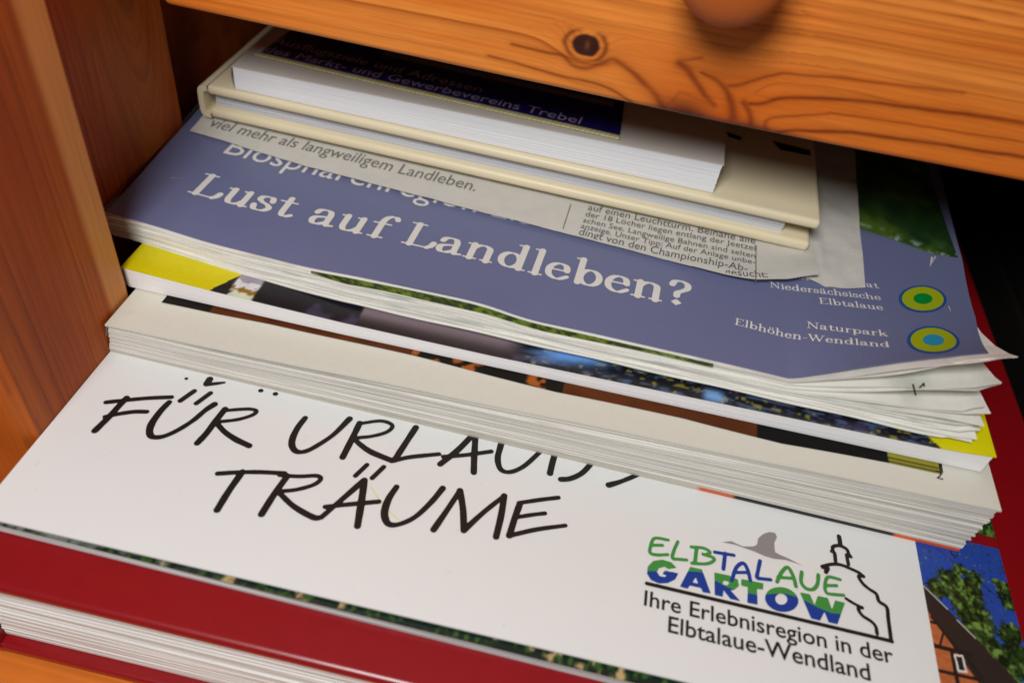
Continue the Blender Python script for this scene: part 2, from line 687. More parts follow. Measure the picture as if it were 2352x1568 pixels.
M = {}
M['drawer_wood'] = printed('varnished_pine_horizontal', 0.45, 0.22, 0.03, fibre=(60, 60, 1500), bump=0.05)
M['panel_wood'] = printed('varnished_pine_vertical', 0.5, 0.18, 0.0, fibre=(1500, 1500, 50), bump=0.05)
M['inner_wood'] = plain('pine_inside', (150, 92, 40), 0.6, 0.3, var=0.15, scale=60)
M['knob_wood'] = plain('turned_pine_knob', (176, 88, 32), 0.5, 0.25, coat=0.0, var=0.12, scale=90)
M['white_gloss'] = plain('white_coated_paper', (224, 223, 220), 0.38, 0.5, coat=0.12, var=0.012, scale=160, coat_rough=0.25)
M['cream_card'] = plain('aged_cream_card', (211, 208, 194), 0.6, 0.35, var=0.03, scale=500)
M['white_card'] = plain('white_card', (205, 198, 188), 0.5, 0.4, var=0.02, scale=300)
M['red_cloth'] = plain('red_coated_boards', (138, 10, 18), 0.30, 0.5, coat=0.35, var=0.10, scale=220, coat_rough=0.22, bump=0.04)
M['cream_board'] = plain('cream_coated_boards', (224, 210, 176), 0.45, 0.45, coat=0.15, var=0.03, scale=120, coat_rough=0.3)
M['blue_paper'] = plain('blue_violet_coated_paper', (107, 112, 147), 0.40, 0.5, coat=0.22, var=0.06, scale=1500, coat_rough=0.3)
M['ink_black'] = plain('black_print', (26, 24, 20), 0.42, 0.4, var=0.1)
M['ink_grey'] = plain('grey_print', (112, 110, 104), 0.6, 0.3, var=0.1)
M['ink_white'] = plain('white_print', (222, 218, 210), 0.45, 0.4, var=0.03)
M['ink_lilac'] = plain('pale_lilac_print', (170, 160, 188), 0.5, 0.4, var=0.05)
M['ink_green'] = plain('green_print', (62, 140, 60), 0.42, 0.4, var=0.04)
M['ink_blue'] = plain('blue_print', (20, 58, 142), 0.42, 0.4, var=0.04)
M['ink_warmgrey'] = plain('warm_grey_print', (140, 134, 132), 0.45, 0.4, var=0.04)
M['ink_lime'] = plain('lime_print', (160, 172, 20), 0.45, 0.4, var=0.04)
M['ink_deepgreen'] = plain('deep_green_print', (0, 132, 50), 0.45, 0.4, var=0.04)
M['ink_cyan'] = plain('cyan_print', (45, 142, 180), 0.45, 0.4, var=0.04)
M['ink_midblue'] = plain('mid_blue_print', (40, 78, 140), 0.45, 0.4, var=0.04)
M['ink_news'] = plain('newspaper_print', (92, 89, 84), 0.8, 0.1, var=0.1)
M['newsprint'] = plain('newsprint', (204, 200, 191), 0.85, 0.1, var=0.08, scale=260, bump=0.25)
M['print_matt'] = printed('matt_colour_print', 0.65, 0.15, 0.0)
M['print'] = printed('colour_print', 0.38, 0.45, 0.12)
M['navy'] = plain('navy_coated_paper', (22, 18, 84), 0.4, 0.4, var=0.08)
M['black'] = plain('black_folder_card', (16, 14, 12), 0.5, 0.3, var=0.2)
M['pg_white'] = pages('white_page_edges', (232, 231, 230), (218, 217, 217), 60, (0.3, 0.55))
M['pg_bright'] = pages('bright_page_edges', (236, 232, 231), (229, 225, 224), 50, (0.3, 0.5))
M['pg_red'] = pages('book_page_edges', (222, 219, 214), (196, 191, 184), 55, (0.32, 0.58), along=2.0)
M['pg_thick'] = pages('guidebook_page_edges', (220, 214, 204), (138, 134, 130), 52, (0.33, 0.54), tint=((198, 140, 126), (168, 172, 132)), along=1.2)
M['pg_blue'] = pages('magazine_page_edges', (232, 228, 219), (196, 192, 182), 16, (0.33, 0.5), tint=((120, 150, 150), (150, 150, 90)), along=2.0)
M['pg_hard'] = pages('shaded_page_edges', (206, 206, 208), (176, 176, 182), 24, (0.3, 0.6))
M['pg_brochure'] = pages('brochure_page_edges', (190, 184, 180), (150, 144, 142), 10, (0.3, 0.6))

specks(M['white_gloss'])
specks(M['cream_card'], 0.3)
specks(M['blue_paper'], 0.15)
specks(M['newsprint'], 0.2)
M['ink_straw'] = plain('pale_straw_print', (226, 212, 160), 0.45, 0.4)

# ------------------------------------------------------------------ pine grain
RINGS = np.cumsum(np.concatenate([[0], RNG.uniform(0.3, 1.7, 4000)])) - 800.0
RSTR = RNG.uniform(0.35, 1.0, 4001)


def latewood(g, sharp=4.0):
    """0 in pale early wood, rising to 1 at each ring's dark edge"""
    k = np.clip(np.searchsorted(RINGS, g) - 1, 0, len(RINGS) - 2)
    p = (g - RINGS[k]) / (RINGS[k + 1] - RINGS[k])
    return np.clip(p, 0, 1) ** sharp * RSTR[k] * (1 - smooth(0.965, 1.0, p))


DY = 0.89                                             # the drawer front's plane
ZD = 0.5525
K1 = ony((1345, 104), DY)
K2 = ony((1668, 285), DY)
C_PALE, C_MID, C_DARK, C_KNOT = lin((228, 136, 56)), lin((212, 110, 34)), lin((150, 60, 8)), lin((58, 26, 20))


def drawer_colour(P):
    x, z = P[:, 0], P[:, 2]
    zz = z - ZD
    dip = 0.03 * np.exp(-np.abs((x - 0.105) / 0.062) ** 2.2) * np.exp(-np.clip(zz, 0, 1) / 0.05)
    dip2 = 0.02 * np.exp(-((x - 0.02) / 0.12) ** 2) * np.exp(-np.clip(zz, 0, 1) / 0.06)
    dx, dz = x - K1[0], z - K1[2]
    r = np.hypot(dx, dz * 1.25)
    under = np.where(dz < 0.018, 1.0, 0.25)
    bulge = 0.026 * np.exp(-(r / 0.034) ** 2) * under
    g = z + dip + dip2 + bulge - 0.02 * x + 0.010 * (fbm(x * 2.2 + 3, z * 5, 3) - 0.5)
    knotzone = smooth(-0.06, 0.0, x) * (1 - smooth(0.05, 0.12, zz - 0.02 * (0.13 - x)))
    wide = latewood(g * 42 + 3.0, 5.0) * 0.95 * (1 - knotzone)
    fine = latewood(g * 150 + 60, 2.2) * (0.40 + 0.70 * smooth(0.56, 0.62, z) * smooth(-0.2, 0.15, x)) * (1 - 0.8 * knotzone)
    d = np.clip(wide + fine * 0.7, 0, 1) * (0.78 + 0.35 * fbm(x * 5, z * 20, 3))
    tone = fbm(x * 3 + 9, g * 26, 3)
    c = C_PALE + (C_MID - C_PALE) * smooth(0.25, 0.8, tone)[:, None]
    near = np.exp(-np.abs((x - 0.11) / 0.10) ** 2) * np.exp(-zz / 0.09)
    c = c + (lin((196, 84, 14)) - c) * (0.75 * near)[:, None]
    c = c + (C_DARK - c) * np.clip(d, 0, 1)[:, None]
    # grain that sweeps round the lower knot: traced lines (2352 px enlargement of the drawer's lower edge)
    wx = x + 0.0020 * (fbm(x * 45, z * 45, 3) - 0.5)
    wz = z + 0.0030 * (fbm(x * 30 + 8, z * 60 + 3, 3) - 0.5)
    dark = np.zeros(len(P))
    soft = np.zeros(len(P))
    for pts, w0, w1, k in (
            (((-300, 380), (0, 452), (130, 475), (230, 560), (350, 585), (470, 545), (560, 512), (650, 548), (740, 620), (850, 725), (950, 830), (1010, 930)), 10, 26, .75),
            (((-500, 480), (0, 622), (300, 690), (500, 745), (620, 800), (735, 885)), 8, 13, .7),
            (((1150, 545), (1225, 610), (1300, 720), (1380, 830), (1450, 905)), 30, 16, .75),
            (((1150, 525), (1230, 515), (1340, 495)), 20, 9, .5),
            (((1340, 625), (1470, 690), (1550, 770), (1590, 880), (1610, 1010)), 9, 34, .75),
            (((1700, 880), (1745, 960), (1765, 1075)), 22, 20, .7),
            (((3600, 800), (2900, 715), (2500, 665), (2200, 646), (2050, 635), (1900, 662), (1760, 705), (1650, 738), (1580, 742)), 8, 15, .65),
            (((4300, 1078), (3407, 958), (2657, 868), (2350, 850), (2150, 845), (2000, 852), (1860, 888), (1750, 890)), 14, 14, .85),
            (((4300, 1248), (2620, 1000), (2400, 988), (2100, 1000), (1930, 1022), (1885, 1075), (1905, 1135)), 7, 13, .6),
            (((4300, 1378), (3144, 1209), (2567, 1138), (2352, 1128), (2130, 1118), (2000, 1142), (1930, 1170)), 14, 14, .85),
            (((2300, 745), (2000, 720), (1850, 770), (1800, 800)), 5, 6, .35),
            (((3300, 960), (2700, 800), (2300, 742)), 6, 5, .4),
            (((1020, 930), (1120, 835), (1160, 800), (1290, 850), (1440, 900)), 12, 12, .3)):
        L = cat([ony((1254.4 + a * .2667, b * .2667), DY)[[0, 2]] for a, b in pts], 6)
        ww = np.linspace(w0, w1, len(L)) * 0.00017
        best = np.full(len(P), 9.0)
        for q in range(len(L) - 1):
            A, B = L[q], L[q + 1]
            e = B - A
            tt = np.clip(((wx - A[0]) * e[0] + (wz - A[1]) * e[1]) / max(e @ e, 1e-12), 0, 1)
            dd = np.hypot(wx - A[0] - tt * e[0], wz - A[1] - tt * e[1]) / (ww[q] + tt * (ww[q + 1] - ww[q]))
            best = np.minimum(best, dd)
        dark = np.maximum(dark, k * np.exp(-best ** 2))
        soft = np.maximum(soft, k * 0.28 * np.exp(-(best / 3.2) ** 2))
    c = c + (lin((148, 58, 8)) - c) * soft[:, None]
    c = c + (lin((112, 40, 10)) - c) * (dark * (0.7 + 0.5 * fbm(x * 50, z * 80, 2)).clip(0, 1))[:, None]
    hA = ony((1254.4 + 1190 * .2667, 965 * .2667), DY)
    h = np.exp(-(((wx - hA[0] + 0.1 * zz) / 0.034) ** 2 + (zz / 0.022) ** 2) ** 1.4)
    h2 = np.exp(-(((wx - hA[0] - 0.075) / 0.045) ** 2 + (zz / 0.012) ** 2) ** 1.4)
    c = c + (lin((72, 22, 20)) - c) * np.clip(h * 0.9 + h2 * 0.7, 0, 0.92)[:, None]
    # the round knot
    rr = r + 0.0035 * (fbm(x * 90, z * 90, 2) - 0.5)
    cut = 1 - smooth(0.012, 0.021, dz)
    core = (1 - smooth(0.0142, 0.0180, rr))
    ring = np.exp(-((rr - 0.0232) / 0.0030) ** 2) * cut * (0.55 + 0.45 * smooth(0, 0.02, np.abs(dx)))
    c = c + (lin((110, 42, 10)) - c) * (ring * 0.8)[:, None]
    c = c + (C_KNOT - c) * (core * cut)[:, None]
    eye = np.exp(-((dx - 0.002) / 0.0028) ** 2 - (dz / 0.005) ** 2)
    c = c + (lin((120, 66, 30)) - c) * (eye * 0.8)[:, None]
    return np.clip(c, 0, 1)


P_PALE, P_MID, P_DARK = lin((192, 98, 34)), lin((170, 76, 20)), lin((98, 36, 8))


def panel_colour(s, z, seed=0.0):
    """upright boards: s runs across the board, z up"""
    yc = 0.93
    arch = np.where(s > 0.80, ((s - yc) / 0.10) ** 2 * 0.055 - (z - 0.3) * 0.10, 0.0)
    w = smooth(0.80, 0.86, s)
    base = s + 0.020 * (fbm(z * 2.2 + seed, s * 3, 3) - 0.5) + 0.05 * (z - 0.3) * (fbm(s * 4 + 2, z * 0.8, 2) - 0.4)
    g = base * (1 - w) + (0.86 + arch) * w
    d = latewood(g * 60 + 100 + seed, 4.0) * 0.75 + 0.30 * latewood(g * 170 + 300, 2.0)
    d = d * (0.45 + 0.8 * fbm(s * 20, z * 4, 3))
    tone = fbm(s * 14 + seed, z * 1.6, 3)
    c = P_PALE + (P_MID - P_PALE) * smooth(0.2, 0.8, tone)[:, None]
    c = c + (P_DARK - c) * np.clip(d, 0, 1)[:, None]
    shine = smooth(0.648, 0.660, s + 0.012 * (z - 0.36)) * (1 - smooth(0.70, 0.71, s))      # bright highlight along the step, painted into the wood colour
    c = c + (lin((228, 158, 88)) - c) * (shine * 0.8)[:, None]
    return np.clip(c, 0, 1)


# ------------------------------------------------------------------ the cabinet
cab = thing('pine_cabinet', 'orange varnished pine cabinet whose open compartment holds the stack of books', 'cabinet', (0, 1.0, 0))
# left side panel: front face, long side, chamfered step, recessed part
prof = [(-0.86, 0.472), (-0.585, 0.472), (-0.573, 0.484), (-0.573, 0.640), (-0.573, 0.690), (-0.578, 0.698), (-0.648, 0.702), (-0.648, 1.000), (-0.70, 1.006), (-0.70, 2.05)]
npp = [4, 4, 90, 30, 6, 10, 130, 10, 40]
ps = []
sl = []
s0 = 0.20
for i in range(len(prof) - 1):
    a, b = np.array(prof[i]), np.array(prof[i + 1])
    for t in np.linspace(0, 1, npp[i], endpoint=False):
        ps.append(a + (b - a) * t)
        sl.append((a + (b - a) * t)[1] if i > 1 else 0.2 + (a + (b - a) * t)[0])
ps.append(np.array(prof[-1]))
sl.append(2.05)
ps = np.array(ps)
sl = np.array(sl)
zs = np.linspace(0.0005, 1.15, 330)
S_, Z_ = np.meshgrid(sl, zs, indexing='ij')
V = np.stack([np.repeat(ps[:, 0], len(zs)), np.repeat(ps[:, 1], len(zs)), Z_.ravel()], 1)
nf = len(V)
outer = [(-0.86, 2.05), (-0.86, 0.472)]
faces = [tuple(f) for f in grid_faces(len(ps), len(zs))]
V = np.vstack([V, [(-0.88, 0.472, 0.0005), (-0.88, 0.472, 1.15), (-0.88, 2.05, 0.0005), (-0.88, 2.05, 1.15)]])
nz = len(zs)
faces.append((nf, nf + 1, nz - 1, 0))
faces.append((nf + 2, nf + 3, nf + 1, nf))
faces.append(tuple([nf + 2, (len(ps) - 1) * nz, (len(ps) - 1) * nz + nz - 1, nf + 3]))
faces.append(tuple([k * nz + nz - 1 for k in range(len(ps))] + [nf + 3, nf + 1]))
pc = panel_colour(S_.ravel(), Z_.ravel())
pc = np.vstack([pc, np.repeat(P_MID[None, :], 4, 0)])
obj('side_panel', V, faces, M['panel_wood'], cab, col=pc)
hexa('side_panel', [(1.15, .472, .0005), (1.3, .472, .0005), (1.3, 2.05, .0005), (1.15, 2.05, .0005)], [(1.15, .472, 1.15), (1.3, .472, 1.15), (1.3, 2.05, 1.15), (1.15, 2.05, 1.15)], M['inner_wood'], cab, 0.004)


def shelf_colour(P):
    g = P[:, 1] + 0.006 * (fbm(P[:, 0] * 2, P[:, 1] * 6, 3) - 0.5)
    d = latewood(g * 75 + 40, 3.5) * 0.7 + 0.3 * latewood(g * 190 + 9, 2)
    c = C_PALE + (C_MID - C_PALE) * fbm(P[:, 0] * 3, g * 30, 3)[:, None]
    return c + (C_DARK - c) * np.clip(d * 1.3, 0, 1)[:, None]


sheet('shelf', lambda u, v: np.stack([-1.05 + 2.45 * u, 0.05 + 2.0 * v ** 1.6, 0 * u], 1), 120, 420, M['drawer_wood'], cab, 0.10, shelf_colour)
hexa('back_panel', [(-.88, 2.06, -.05), (1.3, 2.06, -.05), (1.3, 2.12, -.05), (-.88, 2.12, -.05)], [(-.88, 2.06, 1.15), (1.3, 2.06, 1.15), (1.3, 2.12, 1.15), (-.88, 2.12, 1.15)], M['inner_wood'], cab)
hexa('top_board', [(-.88, 1.06, 1.152), (1.3, 1.06, 1.152), (1.3, 2.12, 1.152), (-.88, 2.12, 1.152)], [(-.88, 1.06, 1.21), (1.3, 1.06, 1.21), (1.3, 2.12, 1.21), (-.88, 2.12, 1.21)], M['inner_wood'], cab, 0.004)

# ------------------------------------------------------------------ the drawer
drw = thing('drawer', 'orange pine drawer with a dark round knot, directly above the book stack', 'drawer', (0.2, DY, ZD))
zb0 = ony((371, 10), DY)[2]
zb1 = ony((2352, 418), DY)[2]
DX0, DX1 = -0.5745, 1.145


def drawer_bottom(x):
    return ZD + 0.008 * smooth(0.1, 0.6, x)


def drawer_face(u, v):
    x = DX0 + (DX1 - DX0) * np.clip(u * 0.80, 0, 1) ** 1.0
    x = DX0 + u * 1.45
    h = v * 0.62
    b = 0.010                                                    # rounded lower edge
    y = np.full_like(x, DY)
    y = y + np.where(h < b, b - np.sqrt(np.clip(b * b - (b - h) ** 2, 0, None)), 0)
    e = x - DX0
    y = y + np.where(e < b, b - np.sqrt(np.clip(b * b - (b - e) ** 2, 0, None)), 0)
    return np.stack([x, y, drawer_bottom(x) + h], 1)


NDX, NDZ = 820, 400
uu, vv = np.meshgrid(np.linspace(0, 1, NDX), np.linspace(0, 1, NDZ) ** 1.35, indexing='ij')
PF = drawer_face(uu.ravel(), vv.ravel())
FF = [tuple(f) for f in grid_faces(NDX, NDZ)]
nF = len(PF)
bk = PF.copy()
ring = [a * NDZ for a in range(NDX)] + [(NDX - 1) * NDZ + b for b in range(1, NDZ)] + [a * NDZ + NDZ - 1 for a in range(NDX - 2, -1, -1)] + [b for b in range(NDZ - 2, 0, -1)]
bkp = PF[ring].copy()
bkp[:, 1] = DY + 0.075
V = np.vstack([PF, bkp])
for k in range(len(ring)):
    k2 = (k + 1) % len(ring)
    FF.append((ring[k], nF + k, nF + k2, ring[k2]))
FF.append(tuple(nF + k for k in range(len(ring))))
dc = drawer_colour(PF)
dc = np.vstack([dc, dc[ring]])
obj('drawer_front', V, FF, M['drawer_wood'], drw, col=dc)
hexa('drawer_box', [(-.56, DY + .078, .575), (.77, DY + .078, .575), (.77, 2.0, .575), (-.56, 2.0, .575)], [(-.56, DY + .078, .98), (.77, DY + .078, .98), (.77, 2.0, .98), (-.56, 2.0, .98)], M['inner_wood'], drw, 0.003)
# turned knob
kc = ony((1690, -75), DY - 0.066)
kx, kz = kc[0], kc[2]
kp = [(0.0, 0.0), (0.020, 0.001), (0.040, 0.006), (0.055, 0.015), (0.064, 0.028), (0.066, 0.042), (0.061, 0.056), (0.048, 0.068), (0.036, 0.078), (0.031, 0.090), (0.034, 0.103), (0.042, 0.112), (0.042, 0.118)]
kp = cat(np.array(kp) * 0.84, 4)
ks = 48
V = []
for r_, d_ in kp:
    for k in range(ks):
        a = 2 * math.pi * k / ks
        V.append((kx + max(r_, 0.0003) * math.cos(a), DY - 0.099 + d_, kz + max(r_, 0.0003) * math.sin(a)))
F = [(i * ks + k, i * ks + (k + 1) % ks, (i + 1) * ks + (k + 1) % ks, (i + 1) * ks + k) for i in range(len(kp) - 1) for k in range(ks)]
F.append(tuple(range(ks)))
obj('knob', V, F, M['knob_wood'], drw, smoothed=True)

# ------------------------------------------------------------------ red hardcover at the bottom
ra, rb = np.array([-0.5690, 0.3119, 0]), np.array([0.700, 0.342, 0])
rd = (rb - ra) / np.linalg.norm(rb - ra)
rn = np.array([-rd[1], rd[0], 0])
red = thing('red_book', 'thick red hardcover book lying at the very bottom of the stack', 'book', (0.05, 0.95, 0))


def slab(name, a, b, depth, n, z0, z1, mat, parent, bev, zl=None):
    up0, up1 = np.array([0, 0, z0]), np.array([0, 0, z1])
    return hexa(name, [a + up0, b + up0, b + n * depth + up0, a + n * depth + up0], [a + up1, b + up1, b + n * depth + up1, a + n * depth + up1], mat, parent, bev, 4)


slab('back_board', ra + rd * 0.0, rb, 1.28, rn, 0.0006, 0.017, M['red_cloth'], red, 0.0055)
slab('front_board', ra, rb, 1.28, rn, 0.163, 0.1785, M['red_cloth'], red, 0.0068)
xs = np.linspace(0.003, 0.985, 30)[:, None]
pa = ra + rn * 0.0155
pb = rb + rn * 0.0155
Bp = pa + (pb - pa) * xs + np.array([0, 0, 0.0172])
Tp = pa + (pb - pa) * xs + np.array([0, 0, 0.1628])
block('page_block', Bp, Tp, rn * 1.25, 44, 0.0016, M['pg_red'], red)
# rounded spine on the left
V = []
for yy in (0.0, 1.28):
    for k in range(17):
        t = k / 16
        V.append(ra - rd * (0.001 + 0.005 * math.sin(math.pi * t)) + rn * yy + np.array([0, 0, 0.004 + 0.171 * t]))
    for k in range(16, -1, -1):
        t = k / 16
        V.append(ra - rd * (-0.006 + 0.010 * math.sin(math.pi * t)) + rn * yy + np.array([0, 0, 0.004 + 0.171 * t]))
F = [(k, (k + 1) % 34, 34 + (k + 1) % 34, 34 + k) for k in range(34)]
F += [tuple(range(33, -1, -1)), tuple(range(34, 68))]
obj('spine', V, F, M['red_cloth'], red, smoothed=False)

# ------------------------------------------------------------------ white brochure
ZB = 0.2004
bro = thing('white_brochure', 'glossy white brochure with black handwritten lettering, lying on the red hardcover', 'brochure', (0, 0.9, 0.178))
fa = onz((0, 1196), ZB)
fb = onz((1568, 1563), ZB)
kslope = (fb - fa)[1] / (fb - fa)[0]
BX0, BX1, BXS = -0.5722, 0.5745, 0.4692


def bro_front(x):
    return fa[1] + (x - fa[0]) * kslope


def flat(z):
    return lambda x, y: np.full_like(np.asarray(x, float), z)


def bro_sheet(x0, x1, z, off=0.0, offr=0.0, depth=1.05):
    def f(u, v):
        x = x0 + (x1 - x0) * u
        y0 = bro_front(x) - off - offr * u
        return np.stack([x, y0 + v * depth, np.full_like(x, z)], 1)
    return f


BC = sheet('cover', bro_sheet(BX0, BXS, ZB), 40, 30, M['white_gloss'], bro, 0.0022)


def jitter_print(P):
    x, y = P[:, 0], P[:, 1]
    n = fbm(x * 190, y * 120, 3)
    n2 = fbm(x * 90 + 40, y * 60, 2)
    c = np.repeat(lin((16, 34, 22))[None, :], len(P), 0)
    c = c + (lin((58, 90, 36)) - c) * smooth(0.55, 0.75, n)[:, None]
    c = c + (lin((190, 160, 110)) - c) * (smooth(0.62, 0.72, n2) * smooth(0.4, 0.6, n))[:, None]
    left = 1 - smooth(-0.5, -0.25, x)
    c = c + (lin((120, 128, 118)) - c) * (left * smooth(0.42, 0.6, n2) * 0.8)[:, None]
    return c


sheet('inner_page', bro_sheet(BX0, BX1, ZB - 0.0075, 0.0005, 0.0145, 0.06), 500, 24, M['print'], bro, 0.002, jitter_print)
xs = np.linspace(0, 1, 24)[:, None]
x_ = BX0 + (BX1 - BX0) * xs[:, 0]
yB = bro_front(x_) - 0.0008 - 0.0150 * xs[:, 0]
Bp = np.stack([x_, yB, np.full(24, 0.1793)], 1)
Tp = np.stack([x_, yB, np.full(24, ZB - 0.0098)], 1)
block('page_block', Bp, Tp, np.array([0, 1.04, 0]), 7, 0.0007, M['pg_brochure'], bro)


# right-hand photo strip of the cover
def photo_colour(P):
    # features were measured in a 1307 x 1568 enlargement of the lower right corner
    x, y = P[:, 0], P[:, 1]

    def loc(cx, cy):
        return onz((1960 + cx * 0.3, 1097.6 + cy * 0.3), ZB)[:2]
    c = np.repeat(lin((34, 68, 158))[None, :], len(P), 0)
    c = c + (lin((52, 118, 205)) - c) * smooth(0.58, 0.42, y)[:, None] * 0.8
    # two wires
    for (a, b, w) in (((640, 540), (1060, 870), 0.0007), ((960, 780), (1160, 960), 0.0005)):
        A, B = loc(*a), loc(*b)
        d = B - A
        t = np.clip(((x - A[0]) * d[0] + (y - A[1]) * d[1]) / (d @ d), 0, 1)
        k = np.exp(-(np.hypot(x - A[0] - t * d[0], y - A[1] - t * d[1]) / w) ** 2)
        c = c + (lin((20, 30, 50)) - c) * (k * 0.8)[:, None]
    # foliage
    fol = np.zeros(len(P))
    for (cx, cy, r) in ((820, 700, 60), (760, 820, 140), (640, 840, 90), (880, 860, 130), (900, 1000, 150), (960, 1120, 150), (1000, 1300, 170), (1100, 1450, 220), (1250, 1400, 160), (1200, 1200, 110), (1160, 860, 80), (1180, 950, 70), (930, 760, 60), (1100, 800, 40)):
        q = loc(cx, cy)
        rr = np.linalg.norm(loc(cx + r, cy) - q)
        fol = np.maximum(fol, 1.0 - np.hypot(x - q[0], (y - q[1]) * 0.9) / rr)
    n = fbm(x * 260, y * 200, 3)
    n2 = fbm(x * 130 + 9, y * 110 + 4, 3)
    inside = smooth(0.08, 0.24, fol + (fbm(x * 330, y * 260, 4) - 0.5) * 0.8)
    leaf = lin((34, 58, 22)) + (lin((98, 128, 56)) - lin((34, 58, 22))) * smooth(0.46, 0.76, n2)[:, None]
    leaf = leaf * (0.25 + 1.0 * smooth(0.34, 0.66, fbm(x * 260, y * 220 + 8, 4)))[:, None]
    c = c + (leaf - c) * inside[:, None]

    def half(a, b):
        A, B = loc(*a), loc(*b)
        d = B - A
        d = d / np.linalg.norm(d)
        return (x - A[0]) * (-d[1]) + (y - A[1]) * d[0]

    # roof edge, then the brick gable with timbers
    h = half((535, 810), (1010, 1300))
    roof = smooth(0.0008, -0.0008, h + 0.003 * (n - 0.5))
    c = c + (lin((44, 36, 32)) - c) * roof[:, None]
    h2 = half((560, 1000), (960, 1568))
    wall = smooth(0.0006, -0.0006, h2)
    brick = lin((178, 98, 54)) * (0.75 + 0.5 * fbm(x * 200, y * 260, 2))[:, None]
    c = c + (brick - c) * wall[:, None]
    for (a, b, w) in (((600, 1060), (790, 1300), 0.0022), ((620, 1280), (900, 1350), 0.0034), ((690, 1180), (660, 1290), 0.0016), ((640, 1330), (1000, 1560), 0.0), ((755, 1330), (800, 1568), 0.0030),
                      ((650, 1470), (960, 1540), 0.0026), ((640, 1110), (600, 1100), 0.0024), ((860, 1360), (985, 1530), 0.0032), ((720, 1200), (800, 1290), 0.0015)):
        if w <= 0:
            continue
        A, B = loc(*a), loc(*b)
        d = B - A
        t = np.clip(((x - A[0]) * d[0] + (y - A[1]) * d[1]) / (d @ d), 0, 1)
        k = smooth(w, w * 0.6, np.hypot(x - A[0] - t * d[0], y - A[1] - t * d[1]))
        c = c + (lin((34, 28, 26)) - c) * k[:, None]
    # white window frame
    q = [loc(768, 1345), loc(840, 1352), loc(875, 1490), loc(800, 1480)]
    q = np.array(q)
    cen = q.mean(0)
    e1 = (q[1] - q[0] + q[2] - q[3]) / 2
    e2 = (q[3] - q[0] + q[2] - q[1]) / 2
    Mx = np.linalg.inv(np.stack([e1, e2], 1))
    ab = (np.stack([x, y], 1) - cen) @ Mx.T
    mm = np.maximum(np.abs(ab[:, 0]), np.abs(ab[:, 1]))
    c = np.where((mm < 0.5)[:, None], lin((214, 210, 204)), c)
    c = np.where(((np.abs(ab[:, 0]) < 0.30) & (np.abs(ab[:, 1]) < 0.38))[:, None], lin((38, 32, 30)), c)
    # pale verge boards of the roof
    for (a, b) in (((540, 825), (720, 1000)), ((795, 1085), (935, 1222))):
        A, B = loc(*a), loc(*b)
        d = B - A
        t = np.clip(((x - A[0]) * d[0] + (y - A[1]) * d[1]) / (d @ d), 0, 1)
        k = smooth(0.0012, 0.0006, np.hypot(x - A[0] - t * d[0], y - A[1] - t * d[1]))
        c = c + (lin((170, 168, 160)) - c) * k[:, None]
    # a red rule and the next photo above it
    top = y > 0.660
    c = np.where(top[:, None], lin((132, 12, 22)), c)
    up = y > 0.676
    lf = lin((30, 60, 24)) + (lin((90, 130, 50)) - lin((30, 60, 24))) * smooth(0.4, 0.7, n)[:, None]
    c = np.where(up[:, None], lf, c)
    return c


def strip(u, v):
    x = BXS + (BX1 - BXS) * u
    y0 = bro_front(x)
    return np.stack([x, y0 + v * (0.78 - y0), np.full_like(x, ZB)], 1)


sheet('photo_strip', strip, 190, 620, M['print'], bro, 0.0022, photo_colour)
hexa('cover_rear', [(BXS, .781, ZB - .0022), (BX1, .781, ZB - .0022), (BX1, 1.42, ZB - .0022), (BXS, 1.42, ZB - .0022)], [(BXS, .781, ZB), (BX1, .781, ZB), (BX1, 1.42, ZB), (BXS, 1.42, ZB)], M['white_gloss'], bro)

# handwritten title
R1, R2 = 0.0040, 0.0031


def strokes(lst, conv, z):
    out = []
    for pts, r in lst:
        P = np.array([onz(conv(*q), z)[:2] for q in pts])
        P = cat(P, 8)
        r = np.asarray(r, float)
        rr = np.interp(np.linspace(0, 1, len(P)), np.linspace(0, 1, r.size), r.ravel()) if r.size > 1 else np.full(len(P), float(r))
        rr = rr * (1 + 0.10 * (vnoise(np.arange(len(P)) * 0.35 + 31 * len(out), np.zeros(len(P))) - 0.5))
        out.append(('s', P, rr))
    return out


cH = lambda x, y: (196 + x * .23333, 823.2 + y * .23333)
c7 = lambda x, y: (x * .35, 1019.2 + y * .35)
c8 = lambda x, y: (784 + x * .35, 1019.2 + y * .35)
pxx = lambda x, y: (x, y)
T = []
T += strokes([
    ([(405, 390), (330, 470), (230, 580), (95, 712)], (R1, R1, R1, R1)),
    ([(205, 433), (400, 412), (620, 392), (848, 382)], (R2 * 1.05, R2, R2, R2)),
    ([(195, 575), (330, 547), (480, 526), (605, 526)], R2),
    ([(825, 432), (740, 520), (655, 640), (632, 725), (660, 772), (760, 770), (900, 712), (1060, 612), (1180, 512), (1272, 452)], (R1 * .9, R1, R1 * 1.1, R1, R1 * .85, R2, R2, R2 * 1.1, R1)),
    ([(1072, 322), (935, 418)], R2 * 1.05), ([(1232, 342), (1092, 444)], R2 * 1.05),
    ([(1375, 500), (1280, 620), (1190, 740), (1102, 834)], R1),
    ([(1380, 514), (1520, 502), (1630, 500), (1684, 520), (1640, 560), (1500, 602), (1310, 625)], R2 * .85),
    ([(1290, 635), (1370, 722), (1480, 797), (1612, 860)], (R2, R1 * .9, R1, R1)),
    ([(993, 200), (995, 200)], .0022), ([(1725, 318), (1730, 318)], .003), ([(1868, 350), (1874, 350)], .003),
    ([(1225, 205), (1195, 252)], .0042), ([(1195, 258), (1290, 248), (1370, 238)], (.003, .0028, .0016))], cH, ZB)
